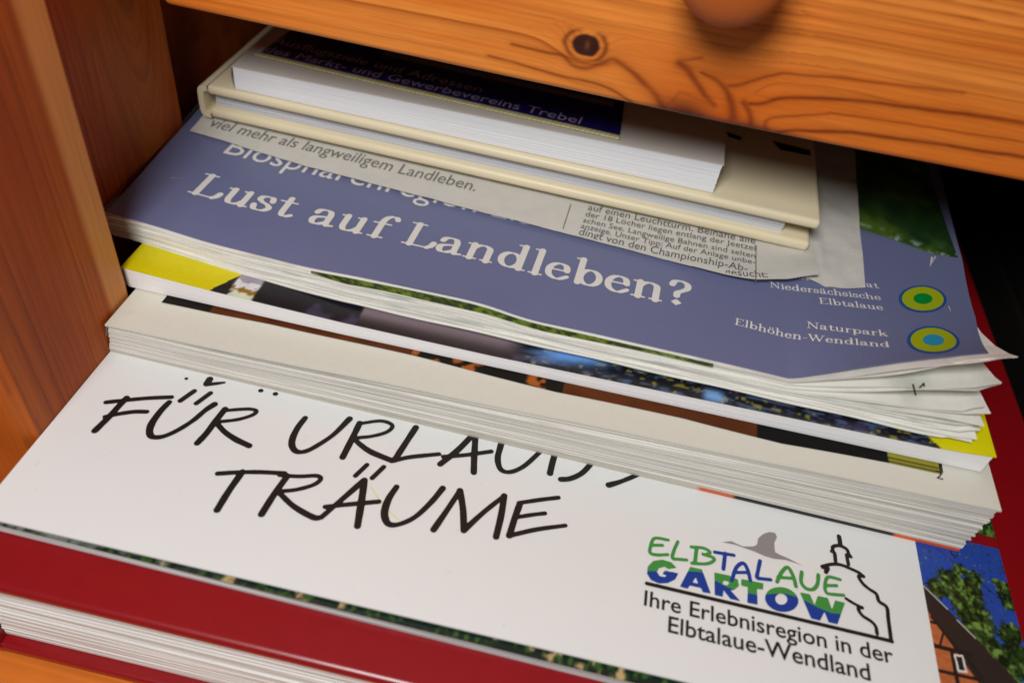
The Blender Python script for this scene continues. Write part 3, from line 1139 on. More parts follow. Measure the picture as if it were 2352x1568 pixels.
T += strokes([
    ([(701, 960), (684, 982), (672, 1007), (671, 1025), (681, 1037), (700, 1037), (724, 1026), (765, 999), (803, 962)], (R1 * .9, R1, R1 * 1.05, R1, R2, R2, R2, R1)),
    ([(826, 972), (810, 1005), (787, 1050)], R1),
    ([(826, 973), (875, 967), (901, 977), (889, 992), (854, 1002), (815, 1006)], R2 * .85),
    ([(815, 1009), (826, 1020), (852, 1038), (900, 1058)], (R2, R1 * .9, R1, R1)),
    ([(955, 982), (930, 1020), (906, 1057)], R1), ([(906, 1058), (941, 1050), (1008, 1043)], R2),
    ([(1085, 1000), (1050, 1035), (1011, 1066)], R1), ([(1092, 1000), (1089, 1050), (1088, 1085)], R1), ([(1018, 1049), (1070, 1045), (1128, 1037)], R2),
    ([(1154, 1010), (1148, 1030), (1143, 1054), (1150, 1078), (1172, 1084), (1204, 1070), (1240, 1038)], (R1, R1, R1 * .95, R2, R2, R2)),
    ([(1275, 1040), (1268, 1065), (1263, 1087)], R1), ([(1288, 1101), (1310, 1099), (1337, 1086), (1360, 1062)], R1 * .92),
    ([(1398, 1114), (1428, 1105), (1470, 1088)], (R1, R2, R2))], pxx, ZB)
T += strokes([
    ([(1428, 196), (1560, 188), (1700, 186), (1868, 194)], (R2 * 1.05, R2, R2, R2)), ([(1590, 185), (1500, 312), (1425, 434)], R1),
    ([(1885, 212), (1800, 330), (1716, 462)], R1), ([(1835, 206), (1960, 214), (2075, 210), (2105, 230), (2060, 268), (1950, 300), (1840, 312)], R2 * .9),
    ([(1840, 330), (1930, 412), (2055, 482), (2110, 482)], (R2, R1 * .9, R1, R2))], c7, ZB)
T += strokes([
    ([(836, 1103), (784, 1148), (738, 1188)], (R1, R2 * 1.1, R2)), ([(837, 1103), (830, 1152), (821, 1208)], (R1, R1 * 1.1, R1)), ([(747, 1164), (784, 1160), (870, 1152)], R2)], pxx, ZB)
T += strokes([
    ([(168, 138), (92, 210)], R2), ([(278, 152), (202, 225)], R2),
    ([(362, 283), (310, 362), (283, 450), (303, 520), (368, 530), (480, 482), (590, 382), (665, 292)], (R1 * .9, R1 * 1.05, R1 * 1.1, R1, R2, R2, R2 * 1.1, R1)),
    ([(605, 563), (690, 440), (778, 308)], (R1, R2 * 1.1, R2 * 1.1)), ([(778, 308), (798, 430), (803, 568)], R1), ([(803, 568), (930, 452), (1068, 342)], (R1, R2, R2)), ([(1068, 342), (1048, 470), (1015, 610)], R1),
    ([(1165, 388), (1300, 368), (1424, 353)], R2 * .95), ([(1172, 392), (1140, 480), (1102, 602)], R1), ([(1150, 482), (1250, 466), (1335, 456)], R2 * .9), ([(1104, 602), (1280, 562), (1470, 536)], (R2, R2, R2 * .85))], c8, ZB)
ink('title_lettering', T, 0.0011, flat(ZB), M['ink_black'], BC)

ink('straw_line', strokes([([(195, 285), (225, 335), (270, 390), (320, 450), (375, 498)], 0.0009)], c8, ZB), 0.0008, flat(ZB), M['ink_straw'], BC, 0.0005)
# logo, traced in a 2352 x 1470 enlargement
cL = lambda x, y: (1450.4 + x * .26667, 1176 + y * .26667)
q2 = lambda x, y: onz(cL(x, y), ZB)[:2]
LW = 0.0021
GREEN = strokes([
    ([(315, 240), (200, 225), (165, 290), (160, 350), (215, 368), (310, 366)], LW), ([(175, 285), (265, 285)], LW),
    ([(398, 255), (365, 330), (352, 395), (400, 405), (475, 412)], LW),
    ([(560, 305), (545, 440)], LW * 1.1), ([(515, 300), (620, 310), (675, 345), (640, 365), (615, 362)], LW), ([(620, 365), (700, 390), (705, 420), (640, 445), (520, 440)], LW),
    ([(1252, 600), (1290, 520), (1345, 475), (1395, 560), (1415, 640)], LW * 1.1), ([(1260, 560), (1385, 570)], LW),
    ([(1465, 515), (1460, 600), (1500, 655), (1560, 665), (1600, 620), (1608, 540)], LW * 1.1),
    ([(1795, 580), (1690, 560), (1665, 640), (1680, 695), (1740, 708), (1825, 715)], LW), ([(1672, 632), (1765, 632)], LW)], cL, ZB)
BLUE = strokes([
    ([(715, 345), (880, 372)], LW * 1.1), ([(805, 355), (790, 490)], LW * 1.15),
    ([(862, 590), (900, 480), (960, 440), (1000, 500), (1022, 590)], LW * 1.1), ([(880, 520), (1005, 520)], LW),
    ([(1105, 420), (1085, 520), (1080, 565), (1130, 575), (1195, 582)], LW * 1.1)], cL, ZB)
wave = np.array([(100, 505), (200, 510), (330, 515), (450, 505), (620, 520), (720, 590), (830, 650), (960, 690), (1090, 715), (1200, 705), (1320, 700), (1450, 740), (1600, 820), (1720, 870), (1850, 880)], float)
wv = np.array([q2(*p) for p in wave])


def above(X, Y):
    return np.interp(X, wv[:, 0], wv[:, 1]) - Y + 0.0


def below(X, Y):
    return Y - np.interp(X, wv[:, 0], wv[:, 1]) + 0.0


def ell(cx, cy, rx, ry, n=40, rot=12):
    t = np.linspace(0, 2 * np.pi, n, endpoint=False)
    c, s = math.cos(math.radians(rot)), math.sin(math.radians(rot))
    return [q2(cx + rx * math.cos(k) * c - ry * math.sin(k) * s, cy + rx * math.cos(k) * s + ry * math.sin(k) * c) for k in t]


poly = lambda *p: [q2(*k) for k in p]
GAR = [
    [poly((388, 480), (340, 430), (262, 408), (185, 420), (138, 470), (132, 530), (165, 585), (235, 615), (310, 612), (375, 580), (402, 528), (290, 500), (270, 520), (268, 535), (300, 545), (285, 560), (240, 550), (218, 515), (235, 482), (285, 470), (315, 490))],
    [poly((505, 470), (605, 492), (682, 702), (612, 690), (598, 655), (500, 632), (482, 660), (415, 642)), poly((552, 560), (525, 605), (572, 615))],
    [poly((712, 518), (840, 545), (915, 580), (925, 635), (880, 672), (850, 672), (938, 768), (850, 748), (790, 672), (785, 730), (715, 714)), poly((790, 590), (785, 620), (820, 630), (842, 612), (825, 595))],
    [poly((945, 575), (1135, 612), (1132, 668), (1080, 660), (1085, 798), (995, 780), (1000, 645), (942, 632))],
    [ell(1292, 752, 145, 106), ell(1288, 750, 52, 46)],
    [poly((1448, 690), (1535, 706), (1575, 800), (1602, 720), (1690, 738), (1725, 838), (1752, 758), (1838, 780), (1772, 966), (1695, 948), (1660, 858), (1622, 935), (1545, 915))]]
GREEN += [('p', g, above) for g in GAR]
BLUE += [('p', g, below) for g in GAR]
emb = ink('logo_green', GREEN, 0.0009, flat(ZB), M['ink_green'], BC)
ink('logo_blue', BLUE, 0.0009, flat(ZB), M['ink_blue'], BC, eps=0.0009)
W = 0.00225
CH = strokes([
    ([(1785, 210), (1798, 290)], W * 1.3), ([(1735, 345), (1732, 300), (1790, 290), (1850, 320), (1868, 360), (1885, 385)], W), ([(1722, 340), (1745, 350), (1755, 425)], W), ([(1850, 370), (1865, 450)], W),
    ([(1640, 470), (1720, 450), (1800, 455), (1900, 495), (1960, 525), (1995, 555)], W), ([(1645, 475), (1685, 480), (1672, 518)], W * 1.2),
    ([(1995, 552), (1955, 555), (1985, 610), (2040, 660), (2105, 705), (2130, 770), (2195, 820), (2210, 930), (2235, 1115)], W)], cL, ZB)
CH += strokes([([(1845, 745), (1900, 780), (1985, 825)], W * .9), ([(1985, 822), (1950, 830), (1985, 890), (2060, 940), (2100, 985), (2112, 1045)], W * .95)], cL, ZB)
for a, b in (((130, 615), (2240, 1112)),):
    CH.append(('s', np.array([q2(*a), q2(*b)]), W * 1.05))
ink('logo_church_outline', CH, 0.0009, flat(ZB), M['ink_black'], BC, eps=0.0011)
BIRD = [('p', [poly((775, 258), (860, 250), (905, 272), (960, 295), (1050, 295), (1080, 280), (1090, 225), (1130, 190), (1185, 170), (1235, 178), (1252, 215), (1228, 265), (1235, 345), (1280, 368), (1345, 395), (1420, 435), (1515, 478), (1420, 442), (1330, 412), (1230, 402), (1150, 380), (1060, 340), (960, 305), (890, 280))])]
ink('logo_bird', BIRD, 0.0009, flat(ZB), M['ink_warmgrey'], BC)
text('logo_lettering', [('Ihre Erlebnisregion in der', q2(105, 800), q2(2262, 1306), 1.0), ('Elbtalaue-Wendland', q2(312, 1030), q2(2062, 1452), 1.0)], flat(ZB), M['ink_black'], BC, bold=0.012)

# ------------------------------------------------------------------ thick guidebook
gde = thing('guidebook', 'thick cream paperback with wavy page edges, lying on the white brochure', 'book', (0, 0.9, ZB))
GX0, GX1 = -0.572, 0.5235


def gtop(x, y=None):
    x = np.asarray(x, float)
    return np.interp(x, [-0.573, -0.45, -0.26, 0.16, 0.523], [0.249, 0.2515, 0.2600, 0.2770, 0.2895])


def gfront(x):
    return np.interp(x, [-0.576, 0.522], [0.6318, 0.6432])


xs = np.linspace(0, 1, 40)
x_ = GX0 + (GX1 - GX0) * xs
Bp = np.stack([x_ + 0.0, gfront(x_), np.full(40, ZB + 0.0045)], 1)
Tp = np.stack([x_ + 0.0055 * (1 - xs) ** 8, gfront(x_) + 0.001, gtop(x_) - 0.0036 - 0.0030 * smooth(-0.55, -0.40, x_) * smooth(0.55, 0.1, x_)], 1)
# the leaves rise in a wave away from the spine
block('page_block', Bp, Tp, np.array([0.0, 0.80, 0]), 26, 0.0017, M['pg_thick'], gde, rightjit=0.0022)


def gcover(u, v):
    x = GX0 + 0.0035 + (GX1 - GX0 - 0.0005) * u
    y = gfront(x) - 0.001 + v * 0.80
    return np.stack([x, y, gtop(x) - 0.0006 * np.exp(-((x + 0.515) / 0.004) ** 2) + 0.0006 * np.sin(x * 23)], 1)


gz = lambda x, y: gtop(x) + 0.0006 * np.sin(x * 23)
GC = sheet('cover', gcover, 120, 14, M['cream_card'], gde, 0.0026)
sheet('spine', lambda u, v: np.stack([GX0 - 0.001 + 0.0055 * u - 0.003 * np.sin(u * np.pi), gfront(GX0) + v * 0.8, ZB + 0.0012 + u * 0.045], 1), 10, 6, M['cream_card'], gde)


def gback_colour(P):
    x = P[:, 0]
    c = np.repeat(lin((190, 182, 168))[None, :], len(P), 0)
    a1, a2, a3 = onz((1600, 1125), ZB)[0], onz((1682, 1142), ZB)[0], onz((2054, 1226), ZB)[0]
    c = np.where(((x > a1) & (x < a2))[:, None], lin((206, 96, 50)), c)
    c = np.where(((x > a2) & (x < a3))[:, None], lin((24, 20, 18)), c)
    c = np.where((x > a3)[:, None], lin((220, 92, 40)), c)
    return c


sheet('back_cover', lambda u, v: np.stack([GX0 + (GX1 - GX0 - 0.002) * u, gfront(GX0 + (GX1 - GX0) * u) - 0.0022 + v * 0.8, ZB + 0.0042 + 0 * u], 1), 200, 5, M['print'], gde, 0.0036, gback_colour)
# picture printed further back on the cover, most of it under the next book
fr = [onh(p, gz)[:2] for p in ((371, 695), (480, 718), (620, 745), (784, 781), (959, 819), (1274, 900), (1568, 961), (1796, 1019), (2040, 1063), (2165, 1090))]
fr = np.array(fr)


def gpic(u, v):
    x = fr[0, 0] + (fr[-1, 0] - fr[0, 0]) * u
    y = np.interp(x, fr[:, 0], fr[:, 1]) + v * 0.14
    return np.stack([x, y, gz(x, y) + 0.0006], 1)


def gpic_colour(P):
    x, y = P[:, 0], P[:, 1]
    n = fbm(x * 40, y * 40, 3)
    org = lin((88, 42, 14)) * (0.6 + 0.7 * n)[:, None]
    c = org.copy()
    blk = np.repeat(lin((22, 18, 14))[None, :], len(P), 0)
    blk = blk + (lin((160, 84, 30)) - blk) * smooth(0.62, 0.7, fbm(x * 70 + 5, y * 70, 2))[:, None]
    s = [onh(p, gz)[0] for p in ((480, 718), (945, 815), (1290, 905), (1740, 1004), (2040, 1063))]
    c = np.where((x < s[0])[:, None], lin((24, 20, 16)), c)
    c = np.where(((x > s[1]) & (x < s[2]))[:, None], blk, c)
    c = np.where(((x > s[3]) & (x < s[4]))[:, None], lin((14, 13, 12)), c)
    st = lin((148, 140, 48)) * np.where(np.sin((y - np.interp(x, fr[:, 0], fr[:, 1])) * 900) > 0.35, 0.22, 1.0)[:, None]
    c = np.where((x > s[4])[:, None], st, c)
    return c


sheet('cover_picture', gpic, 420, 50, M['print_matt'], GC, 0.0, gpic_colour)
text('cover_lettering', [('2', onh((2150, 1098), gz), onh((2166, 1102), gz), 1.0), ('1', onh((2158, 1084), gz), onh((2166, 1086), gz), 1.2)], gz, M['ink_black'], GC)

# ------------------------------------------------------------------ yellow paperback
yel = thing('yellow_photo_book', 'white-edged paperback with yellow cover corners and a dark cover photo, under the blue magazine', 'book', (0, 1.0, 0.27))
YX0, YX1 = -0.578, 0.511


def ytop(x, y=None):
    return np.interp(x, [-0.59, -0.46, -0.283, -0.084, 0.151, 0.445, 0.48, 0.512], [0.2835, 0.2822, 0.2846, 0.2898, 0.3005, 0.3152, 0.3180, 0.3225])


def ybot(x):
    return np.interp(x, [-0.573, -0.3, 0.158, 0.513], [0.2502, 0.2605, 0.2775, 0.2915])


def yfront(x):
    return np.interp(x, [-0.59, -0.28, 0.158, 0.513], [0.7030, 0.6975, 0.6950, 0.6922])


x_ = YX0 + (YX1 - YX0) * np.linspace(0, 1, 40)
block('page_block', np.stack([x_, yfront(x_), ybot(x_) + 0.0005], 1), np.stack([x_, yfront(x_), ytop(x_) - 0.0016], 1), np.array([0, 0.74, 0]), 26, 0.00008, M['pg_bright'], yel)
sheet('spine', lambda u, v: np.stack([YX0 - 0.002 - 0.005 * np.sin(u * np.pi), yfront(YX0) + v * 0.74, 0.2512 + u * 0.0325], 1), 10, 5, M['white_gloss'], yel)


def ycov(u, v):
    x = YX0 - 0.003 + (YX1 - YX0 + 0.006) * u
    y = yfront(x) - 0.0005 + np.where(v < 0.85, v / 0.85 * 0.13, 0.13 + (v - 0.85) / 0.15 * 0.6)
    return np.stack([x, y, ytop(x)], 1)


def ycov_colour(P):
    x, y = P[:, 0], P[:, 1]
    yf = yfront(x)
    d = y - yf
    q = lambda px, py: onh((px, py), ytop)
    n = fbm(x * 90, y * 60, 3)
    n2 = fbm(x * 30 + 7, y * 30, 3)
    dark = lin((22, 22, 30)) + (lin((74, 66, 96)) - lin((22, 22, 30))) * (smooth(0.55, 0.75, n2) * 0.6)[:, None]
    c = dark
    # grey blurred cloth
    a, b = q(838, 705)[0], q(1205, 780)[0]
    g = smooth(a - 0.002, a + 0.002, x) * (1 - smooth(b - 0.03, b + 0.01, x))
    band = np.exp(-((d - 0.030 + 0.01 * (x - a)) / 0.013) ** 2)
    c = c + (lin((40, 28, 34)) - c) * g[:, None]
    c = c + (lin((140, 122, 128)) - c) * (g * band * 0.9)[:, None]
    # pale still life next to the yellow
    a, b = q(525, 665)[0], q(583, 680)[0]
    g = smooth(a, a + 0.003, x) * (1 - smooth(b - 0.002, b + 0.002, x))
    dn = d + 0.014 * (fbm(x * 140, y * 140, 3) - 0.5)
    mix = np.where((dn < 0.010)[:, None], lin((222, 224, 196)), np.where((dn < 0.017)[:, None], lin((150, 112, 40)), np.where((dn < 0.028)[:, None], lin((214, 212, 214)), lin((150, 146, 156)))))
    mix = mix * (0.75 + 0.5 * n)[:, None]
    c = c + (mix - c) * g[:, None]
    # blue glints of the right half
    a = q(1190, 800)[0]
    g = smooth(a - 0.01, a + 0.03, x)
    gl = smooth(0.52, 0.70, fbm(x * 60 + 3 + d * 60, d * 210, 4))
    c = c + (lin((92, 112, 150)) - c) * (g * gl * 0.5)[:, None]
    yl = smooth(0.70, 0.76, fbm(x * 120 + 21, d * 150, 2)) * g
    c = c + (lin((190, 180, 60)) - c) * (yl * 0.35)[:, None]
    p = q(1320, 815)
    k = np.exp(-((x - p[0]) / 0.040) ** 4 - ((d - 0.026 - 0.15 * (x - p[0])) / 0.011) ** 2)
    c = c + (lin((110, 160, 226)) - c) * k[:, None]
    p = q(1640, 905)
    k = np.exp(-((x - p[0]) / 0.012) ** 4 - ((d - 0.008) / 0.008) ** 2)
    c = c + (lin((120, 168, 226)) - c) * k[:, None]
    # yellow corners with slanting edges
    A, B = q(483, 665), q(552, 632)
    e = x - (A[0] + (y - A[1]) * (B[0] - A[0]) / (B[1] - A[1]))
    blk = smooth(0.026, 0.022, e)
    c = c + (lin((34, 34, 36)) - c) * (blk * smooth(0.014, 0.004, d))[:, None]
    yw = lin((214, 200, 8))
    c = np.where((e < 0)[:, None], yw, c)
    A, B = q(2157, 1024), q(2118, 990)
    e = x - (A[0] + (y - A[1]) * (B[0] - A[0]) / (B[1] - A[1]))
    c = np.where((e > 0)[:, None], lin((212, 204, 8)), c)
    return c


sheet('cover', ycov, 620, 60, M['print'], yel, 0.0016, ycov_colour)

# ------------------------------------------------------------------ blue magazine
mag = thing('blue_magazine', 'blue-violet magazine with white title and curled lower right corner', 'magazine', (0, 1.1, 0.32))
PRX = [-0.66, -0.56, -0.479, -0.34, -0.298, -0.197, -0.115, -0.085, -0.058, 0.0, 0.138, 0.229, 0.32, 0.55]
PRZ = [0.3165, 0.3172, 0.3125, 0.3165, 0.3215, 0.3300, 0.3352, 0.3325, 0.3288, 0.3325, 0.3400, 0.3440, 0.3475, 0.352]


def mfront(x):
    return np.interp(x, [-0.65, 0.30, 0.55], [0.7625, 0.7165, 0.7050])


def mbase(x):
    return np.interp(x, [-0.65, -0.5, -0.1, 0.3, 0.55], [0.317, 0.317, 0.327, 0.345, 0.353])


def mlift(x, y):
    s = np.clip((x - 0.265) / 0.235, 0, 1.3)
    return 0.120 * s ** 1.15 * np.exp(-np.clip(y - mfront(x), 0, 9) / 0.10)


def mz(x, y):
    x = np.asarray(x, float)
    y = np.asarray(y, float)
    xs_ = np.linspace(-0.66, 0.55, 200)
    pr = np.interp(xs_, PRX, PRZ)
    pr = np.convolve(np.pad(pr, 4, mode='edge'), np.ones(9) / 9, mode='valid')
    w = np.exp(-np.clip(y - mfront(x), 0, 9) / 0.07)
    return np.interp(x, xs_, pr) * w + mbase(x) * (1 - w) + mlift(x, y)


def mbot(x):
    return np.maximum(ytop(x) + 0.0008, 0.2822 + (x + 0.4586) * 0.0454 / 0.967)


mTL, mR1, mR2 = onh((437, 269), mz), onh((2290, 812), mz), onh((2163, 385), mz)


def mleft(y):
    return -0.628 - 0.06 * (y - 0.76)


def mright(y):
    return np.interp(y, [0.70, 0.7464, 0.80, 0.88, 1.03, 1.29, 2.0], [0.4685, 0.4705, 0.4830, 0.5020, 0.5220, 0.5370, 0.5600])


MB = 1.47


def mcover(u, v):
    yy = 0.735 + 0 * u
    x = mleft(0.76) + (mright(yy) - mleft(0.76)) * u
    for _ in range(4):
        y0 = mfront(x) + 0.55 * mlift(x, mfront(x))
        y = y0 + (MB - y0) * v ** 1.8
        x = mleft(y) + (mright(y) - mleft(y)) * u
    return np.stack([x, y, mz(x, y)], 1)


MC = sheet('cover', mcover, 150, 44, M['blue_paper'], mag, 0.0012)
# the leaves, each a sheet; near the right corner they fan out one below the other
NS = 13
LWS = [0, 0, .015, .03, .05, .09, .13, .20, .22, .42, .45, .70, .74]
XRJ = [0.004, .014, .018, .020, .012, .016, .018, .020, .014, .022, .018, .026, .020]
VV, FF, UVs = [], [], []
nn = 0
nu, nv = 90, 12
uu, vv = np.meshgrid(np.linspace(0, 1, nu), np.linspace(0, 1, nv), indexing='ij')
for k in range(NS):
    t = k / (NS - 0.6)
    tz = t ** 1.05
    lw = LWS[k]
    nose = 0.030 * (1 - math.sin(math.pi * min(1, 0.16 + 0.72 * t))) - 0.007
    jy = RNG.uniform(-0.0018, 0.0018)
    jr = RNG.uniform(-0.004, 0.004)
    u, v = uu.ravel(), vv.ravel()
    xr = 0.4720 + XRJ[k] + 0.3 * jr
    x = -0.632 + nose + (xr - (-0.632 + nose)) * u
    ft = mfront(x)
    fbm_ = np.interp(x, [-0.60, -0.295, 0.43, 0.50], [0.7620, 0.7330, 0.7065, 0.7060])
    lf = mlift(x, ft)
    base_top = mz(x, ft) - lf - 0.0022
    yf = fbm_ + (ft - fbm_) * t + jy + 0.55 * lf * lw - 0.004 * (t < 0.97)
    yf = yf + 0.006 * smooth(0.36, 0.49, x) * math.sin(3.1 * k) + 0.012 * smooth(0.975, 1.0, u) * (0.5 + 0.5 * math.sin(5 * k))
    y = yf + v ** 1.5 * 0.62
    sx = smooth(0.25, 0.48, x)
    lift = lf * lw * np.exp(-(y - yf) / 0.10) + 0.0035 * sx * np.sin((x - 0.27) * 36 + 2.4 * k) * (0.3 + lw) * np.exp(-(y - yf) / 0.05)
    zb = mbot(x)
    z = zb + (base_top - zb) * tz + lift + 0.0007 * np.sin(x * 40 + 11 * k) * (1 - v) + 0.0012 * t * smooth(0.0, 0.2, u) * np.sin(x * 9 + k)
    z = np.minimum(z, mz(x, y) - 0.0018 - 0.0002 * (NS - k))
    P = np.stack([x, y, z], 1)
    if k == NS - 1:
        top_leaf = P.copy()
    n0 = len(P)
    f0 = grid_faces(nu, nv)
    th = 0.0016
    P2 = P - np.array([0, 0, th])
    ring = [a * nv for a in range(nu)] + [(nu - 1) * nv + b for b in range(1, nv)] + [a * nv + nv - 1 for a in range(nu - 2, -1, -1)] + [b for b in range(nv - 2, 0, -1)]
    FF += [tuple(q + nn) for q in f0] + [tuple(q[::-1] + nn + n0) for q in f0]
    for a in range(len(ring)):
        r1, r2 = ring[a], ring[(a + 1) % len(ring)]
        FF.append((r1 + nn, r1 + n0 + nn, r2 + n0 + nn, r2 + nn))
    VV += [P, P2]
    uvk = np.stack([u, np.full(n0, t)], 1)
    UVs += [uvk, uvk]
    nn += 2 * n0
sheet('spine', lambda u, v: np.stack([-0.636 - 0.009 * np.sin(np.pi * u) - 0.06 * v * 0.55, 0.7655 + 0.004 * np.cos(np.pi * u) + v * 0.55, 0.2865 + 0.0285 * u], 1), 12, 6, M['white_card'], mag)
PG = obj('pages', np.vstack(VV), FF, M['pg_blue'], mag, uv=np.vstack(UVs))


def tlz(x, y):
    x = np.atleast_1d(np.asarray(x, float))
    y = np.atleast_1d(np.asarray(y, float))
    out = np.empty(x.shape)
    for i in range(len(x)):
        d = (top_leaf[:, 0] - x[i]) ** 2 + (top_leaf[:, 1] - y[i]) ** 2
        k = np.argsort(d)[:4]
        w = 1 / (d[k] + 1e-9)
        out[i] = (top_leaf[k, 2] * w).sum() / w.sum()
    return out


# green picture edge of the first leaf, just under the cover
def ggreen(u, v):
    xa, xb = onh((716, 618), mz)[0], onh((1640, 832), mz)[0]
    x = xa + (xb - xa) * u
    y0 = mfront(x)
    z = mz(x, y0) - 0.0014
    w = 0.0085 * smooth(-0.02, 0.12, u) * (1 - 0.75 * smooth(0.40, 0.9, u)) + 0.0012
    return np.stack([x, y0 - 0.0052 - 0.002 * v, z - w * v], 1)


def ggreen_colour(P):
    n = fbm(P[:, 0] * 160, P[:, 2] * 300, 3)
    c = lin((38, 52, 10)) + (lin((104, 122, 26)) - lin((38, 52, 10))) * smooth(0.35, 0.75, n)[:, None]
    return c


sheet('picture_edge', ggreen, 200, 6, M['print'], mag, 0.0004, ggreen_colour)
# green landscape at the top of the cover
gb = np.array([onh(p, mz)[:2] for p in ((1900, 505), (1976, 527), (2023, 541), (2093, 566), (2145, 585), (2211, 594))])


def mgreen(u, v):
    x0 = gb[0, 0] - 0.25
    x = x0 + (mright(1.0) - 0.0015 - x0) * u
    yb = np.interp(x, np.r_[x0, gb[:, 0]], np.r_[gb[0, 1] + 0.16, gb[:, 1]])
    y = yb + v * (MB - 0.01 - yb)
    x = np.minimum(x + 0 * y, mright(y) - 0.0015)
    return np.stack([x, y, mz(x, y) + 0.0007], 1)


def mgreen_colour(P):
    n = fbm(P[:, 0] * 130, P[:, 1] * 90, 4)
    n2 = fbm(P[:, 0] * 20, P[:, 1] * 14 + 5, 3)
    c = lin((34, 64, 30)) + (lin((88, 116, 40)) - lin((34, 64, 30))) * smooth(0.35, 0.75, n2)[:, None]
    c = c * (0.6 + 0.8 * n)[:, None]
    yb = np.interp(P[:, 0], gb[:, 0], gb[:, 1])
    rim = np.exp(-((P[:, 1] - yb - 0.006) / 0.010) ** 2) * smooth(0.58, 0.68, n)
    return c + (lin((176, 200, 190)) - c) * (rim * 0.8)[:, None]


sheet('cover_picture', mgreen, 120, 90, M['print'], MC, 0.0, mgreen_colour)
mp = lambda p: onh(p, mz)
LA = roman('Lust auf Landleben?', mp((428, 441)), mp((1588, 708)), .90, .056, .018)
ink('title_lettering', LA, 0.0010, mz, M['ink_white'], MC)
SM = roman('Elbtalaue', mp((1881, 697)), mp((2030, 713)), 0.88, .047, .021)
SM += roman('Niedersächsische', mp((1768, 660)), mp((2025, 690)), 0.88, .047, .021)
SM += roman('Naturpark', mp((1852, 753)), mp((2040, 773)), 0.88, .047, .021)
SM += roman('Elbhöhen-Wendland', mp((1686, 745)), mp((2046, 798)), 0.88, .047, .021)
SM += roman('Biosphärenreservat', mp((1735, 627)), mp((2020, 663)), 0.88, .047, .021)
ink('small_lettering', SM, 0.0007, mz, M['ink_white'], MC)
text('subtitle_lettering', [('Biosphärenregion Elbtalaue', mp((512, 352)), mp((1440, 566)), 1.15)], mz, M['ink_white'], MC)


def disc(c, l, r_, t, b_):
    c, l, r_, t, b_ = [mp(k)[:2] for k in (c, l, r_, t, b_)]
    return lambda s: [c + ((r_ - l) / 2 * math.cos(a) + (t - b_) / 2 * math.sin(a)) * s for a in np.linspace(0, 2 * np.pi, 48, endpoint=False)]


d1 = disc((2119, 687), (2067, 687), (2171, 690), (2119, 658), (2119, 717))
d2 = disc((2143, 782), (2086, 780), (2200, 785), (2143, 753), (2143, 812))
ink('badge_ring', [('p', [d1(1.06)]), ('p', [d2(1.06)])], 0.0009, mz, M['ink_midblue'], MC, 0.0006)
ink('badge_disc', [('p', [d1(0.92)]), ('p', [d2(0.92)])], 0.0009, mz, M['ink_lime'], MC, 0.0009)
ink('badge_centre', [('p', [d1(0.42)])], 0.0009, mz, M['ink_deepgreen'], MC, 0.0012)
ink('badge_centre', [('p', [d2(0.43)])], 0.0009, mz, M['ink_cyan'], MC, 0.0012)
for nm_, pr in (('page_rule', [('s', np.array([onh(p, lambda a, b: tlz(a, b)[0])[:2] for p in ((2096, 884), (2102, 908))]), .0011)]),
                ('page_number', [('s', np.array([onh(p, lambda a, b: tlz(a, b)[0])[:2] for p in ((2115, 886), (2121, 881), (2122, 888))]), .0009)])):
    ink(nm_, pr, 0.0006, tlz, M['ink_black'], PG, 0.0010)
# worn white flecks along the edges of the cover
FL = []
for (a, b, w) in (((2140, 592), (2136, 612), .0012), ((2148, 590), (2139, 606), .0007), ((2178, 705), (2183, 716), .0006), ((238, 489), (300, 506), .0006), ((300, 505), (330, 513), .0004), ((392, 410), (440, 412), .0003)):
    FL.append(('s', np.array([mp(a)[:2], mp(b)[:2]]), np.array([w, w * 0.4])))
for q in FL:
    ink('worn_fleck', [q], 0.0005, mz, M['ink_white'], MC, 0.0011)

# ------------------------------------------------------------------ folded newspaper
nws = thing('newspaper_sheet', 'crumpled grey newspaper sheet with German text lying on the blue magazine', 'newspaper', (-0.1, 1.1, 0.34))


def nz_(x, y):
    return mz(x, y) + 0.0042 + 0.0030 * (fbm(np.asarray(x) * 13, np.asarray(y) * 16, 3) - 0.5)


npx = np.array([onh(p, nz_)[:2] for p in ((437, 301), (706, 383), (1000, 459), (1254, 525), (1378, 557), (1500, 589), (1631, 626), (1690, 643), (1734, 651), (1800, 653), (1874, 644))])
npr = np.array([onh(p, nz_)[:2] for p in ((1862, 640), (1900, 655), (1950, 661), (1988, 659))])
nright = onh((1966, 370), nz_)[:2]


def nfront(u, v):
    x = npx[0, 0] + (npx[-1, 0] - npx[0, 0]) * u
    y0 = np.interp(x, npx[:, 0], npx[:, 1]) + 0.0022 * (fbm(x * 60, x * 0 + 3, 3) - 0.5)
    y = y0 + v * (1.36 - y0)
    x = x - 0.055 * (y - y0) * (1 - u) * 0.9
    hump = 0.010 * smooth(npx[5, 0], npx[-1, 0], x) * np.exp(-((y - y0) / 0.05) ** 2)
    return np.stack([x, y, nz_(x, y) + 0.0012 + hump], 1)


def nzf(x, y):
    y0 = np.interp(x, npx[:, 0], npx[:, 1])
    return nz_(x, y) + 0.0012 + 0.010 * smooth(npx[5, 0], npx[-1, 0], x) * np.exp(-((y - y0) / 0.05) ** 2)


NL = sheet('front_leaf', nfront, 110, 40, M['newsprint'], nws, 0.0009)


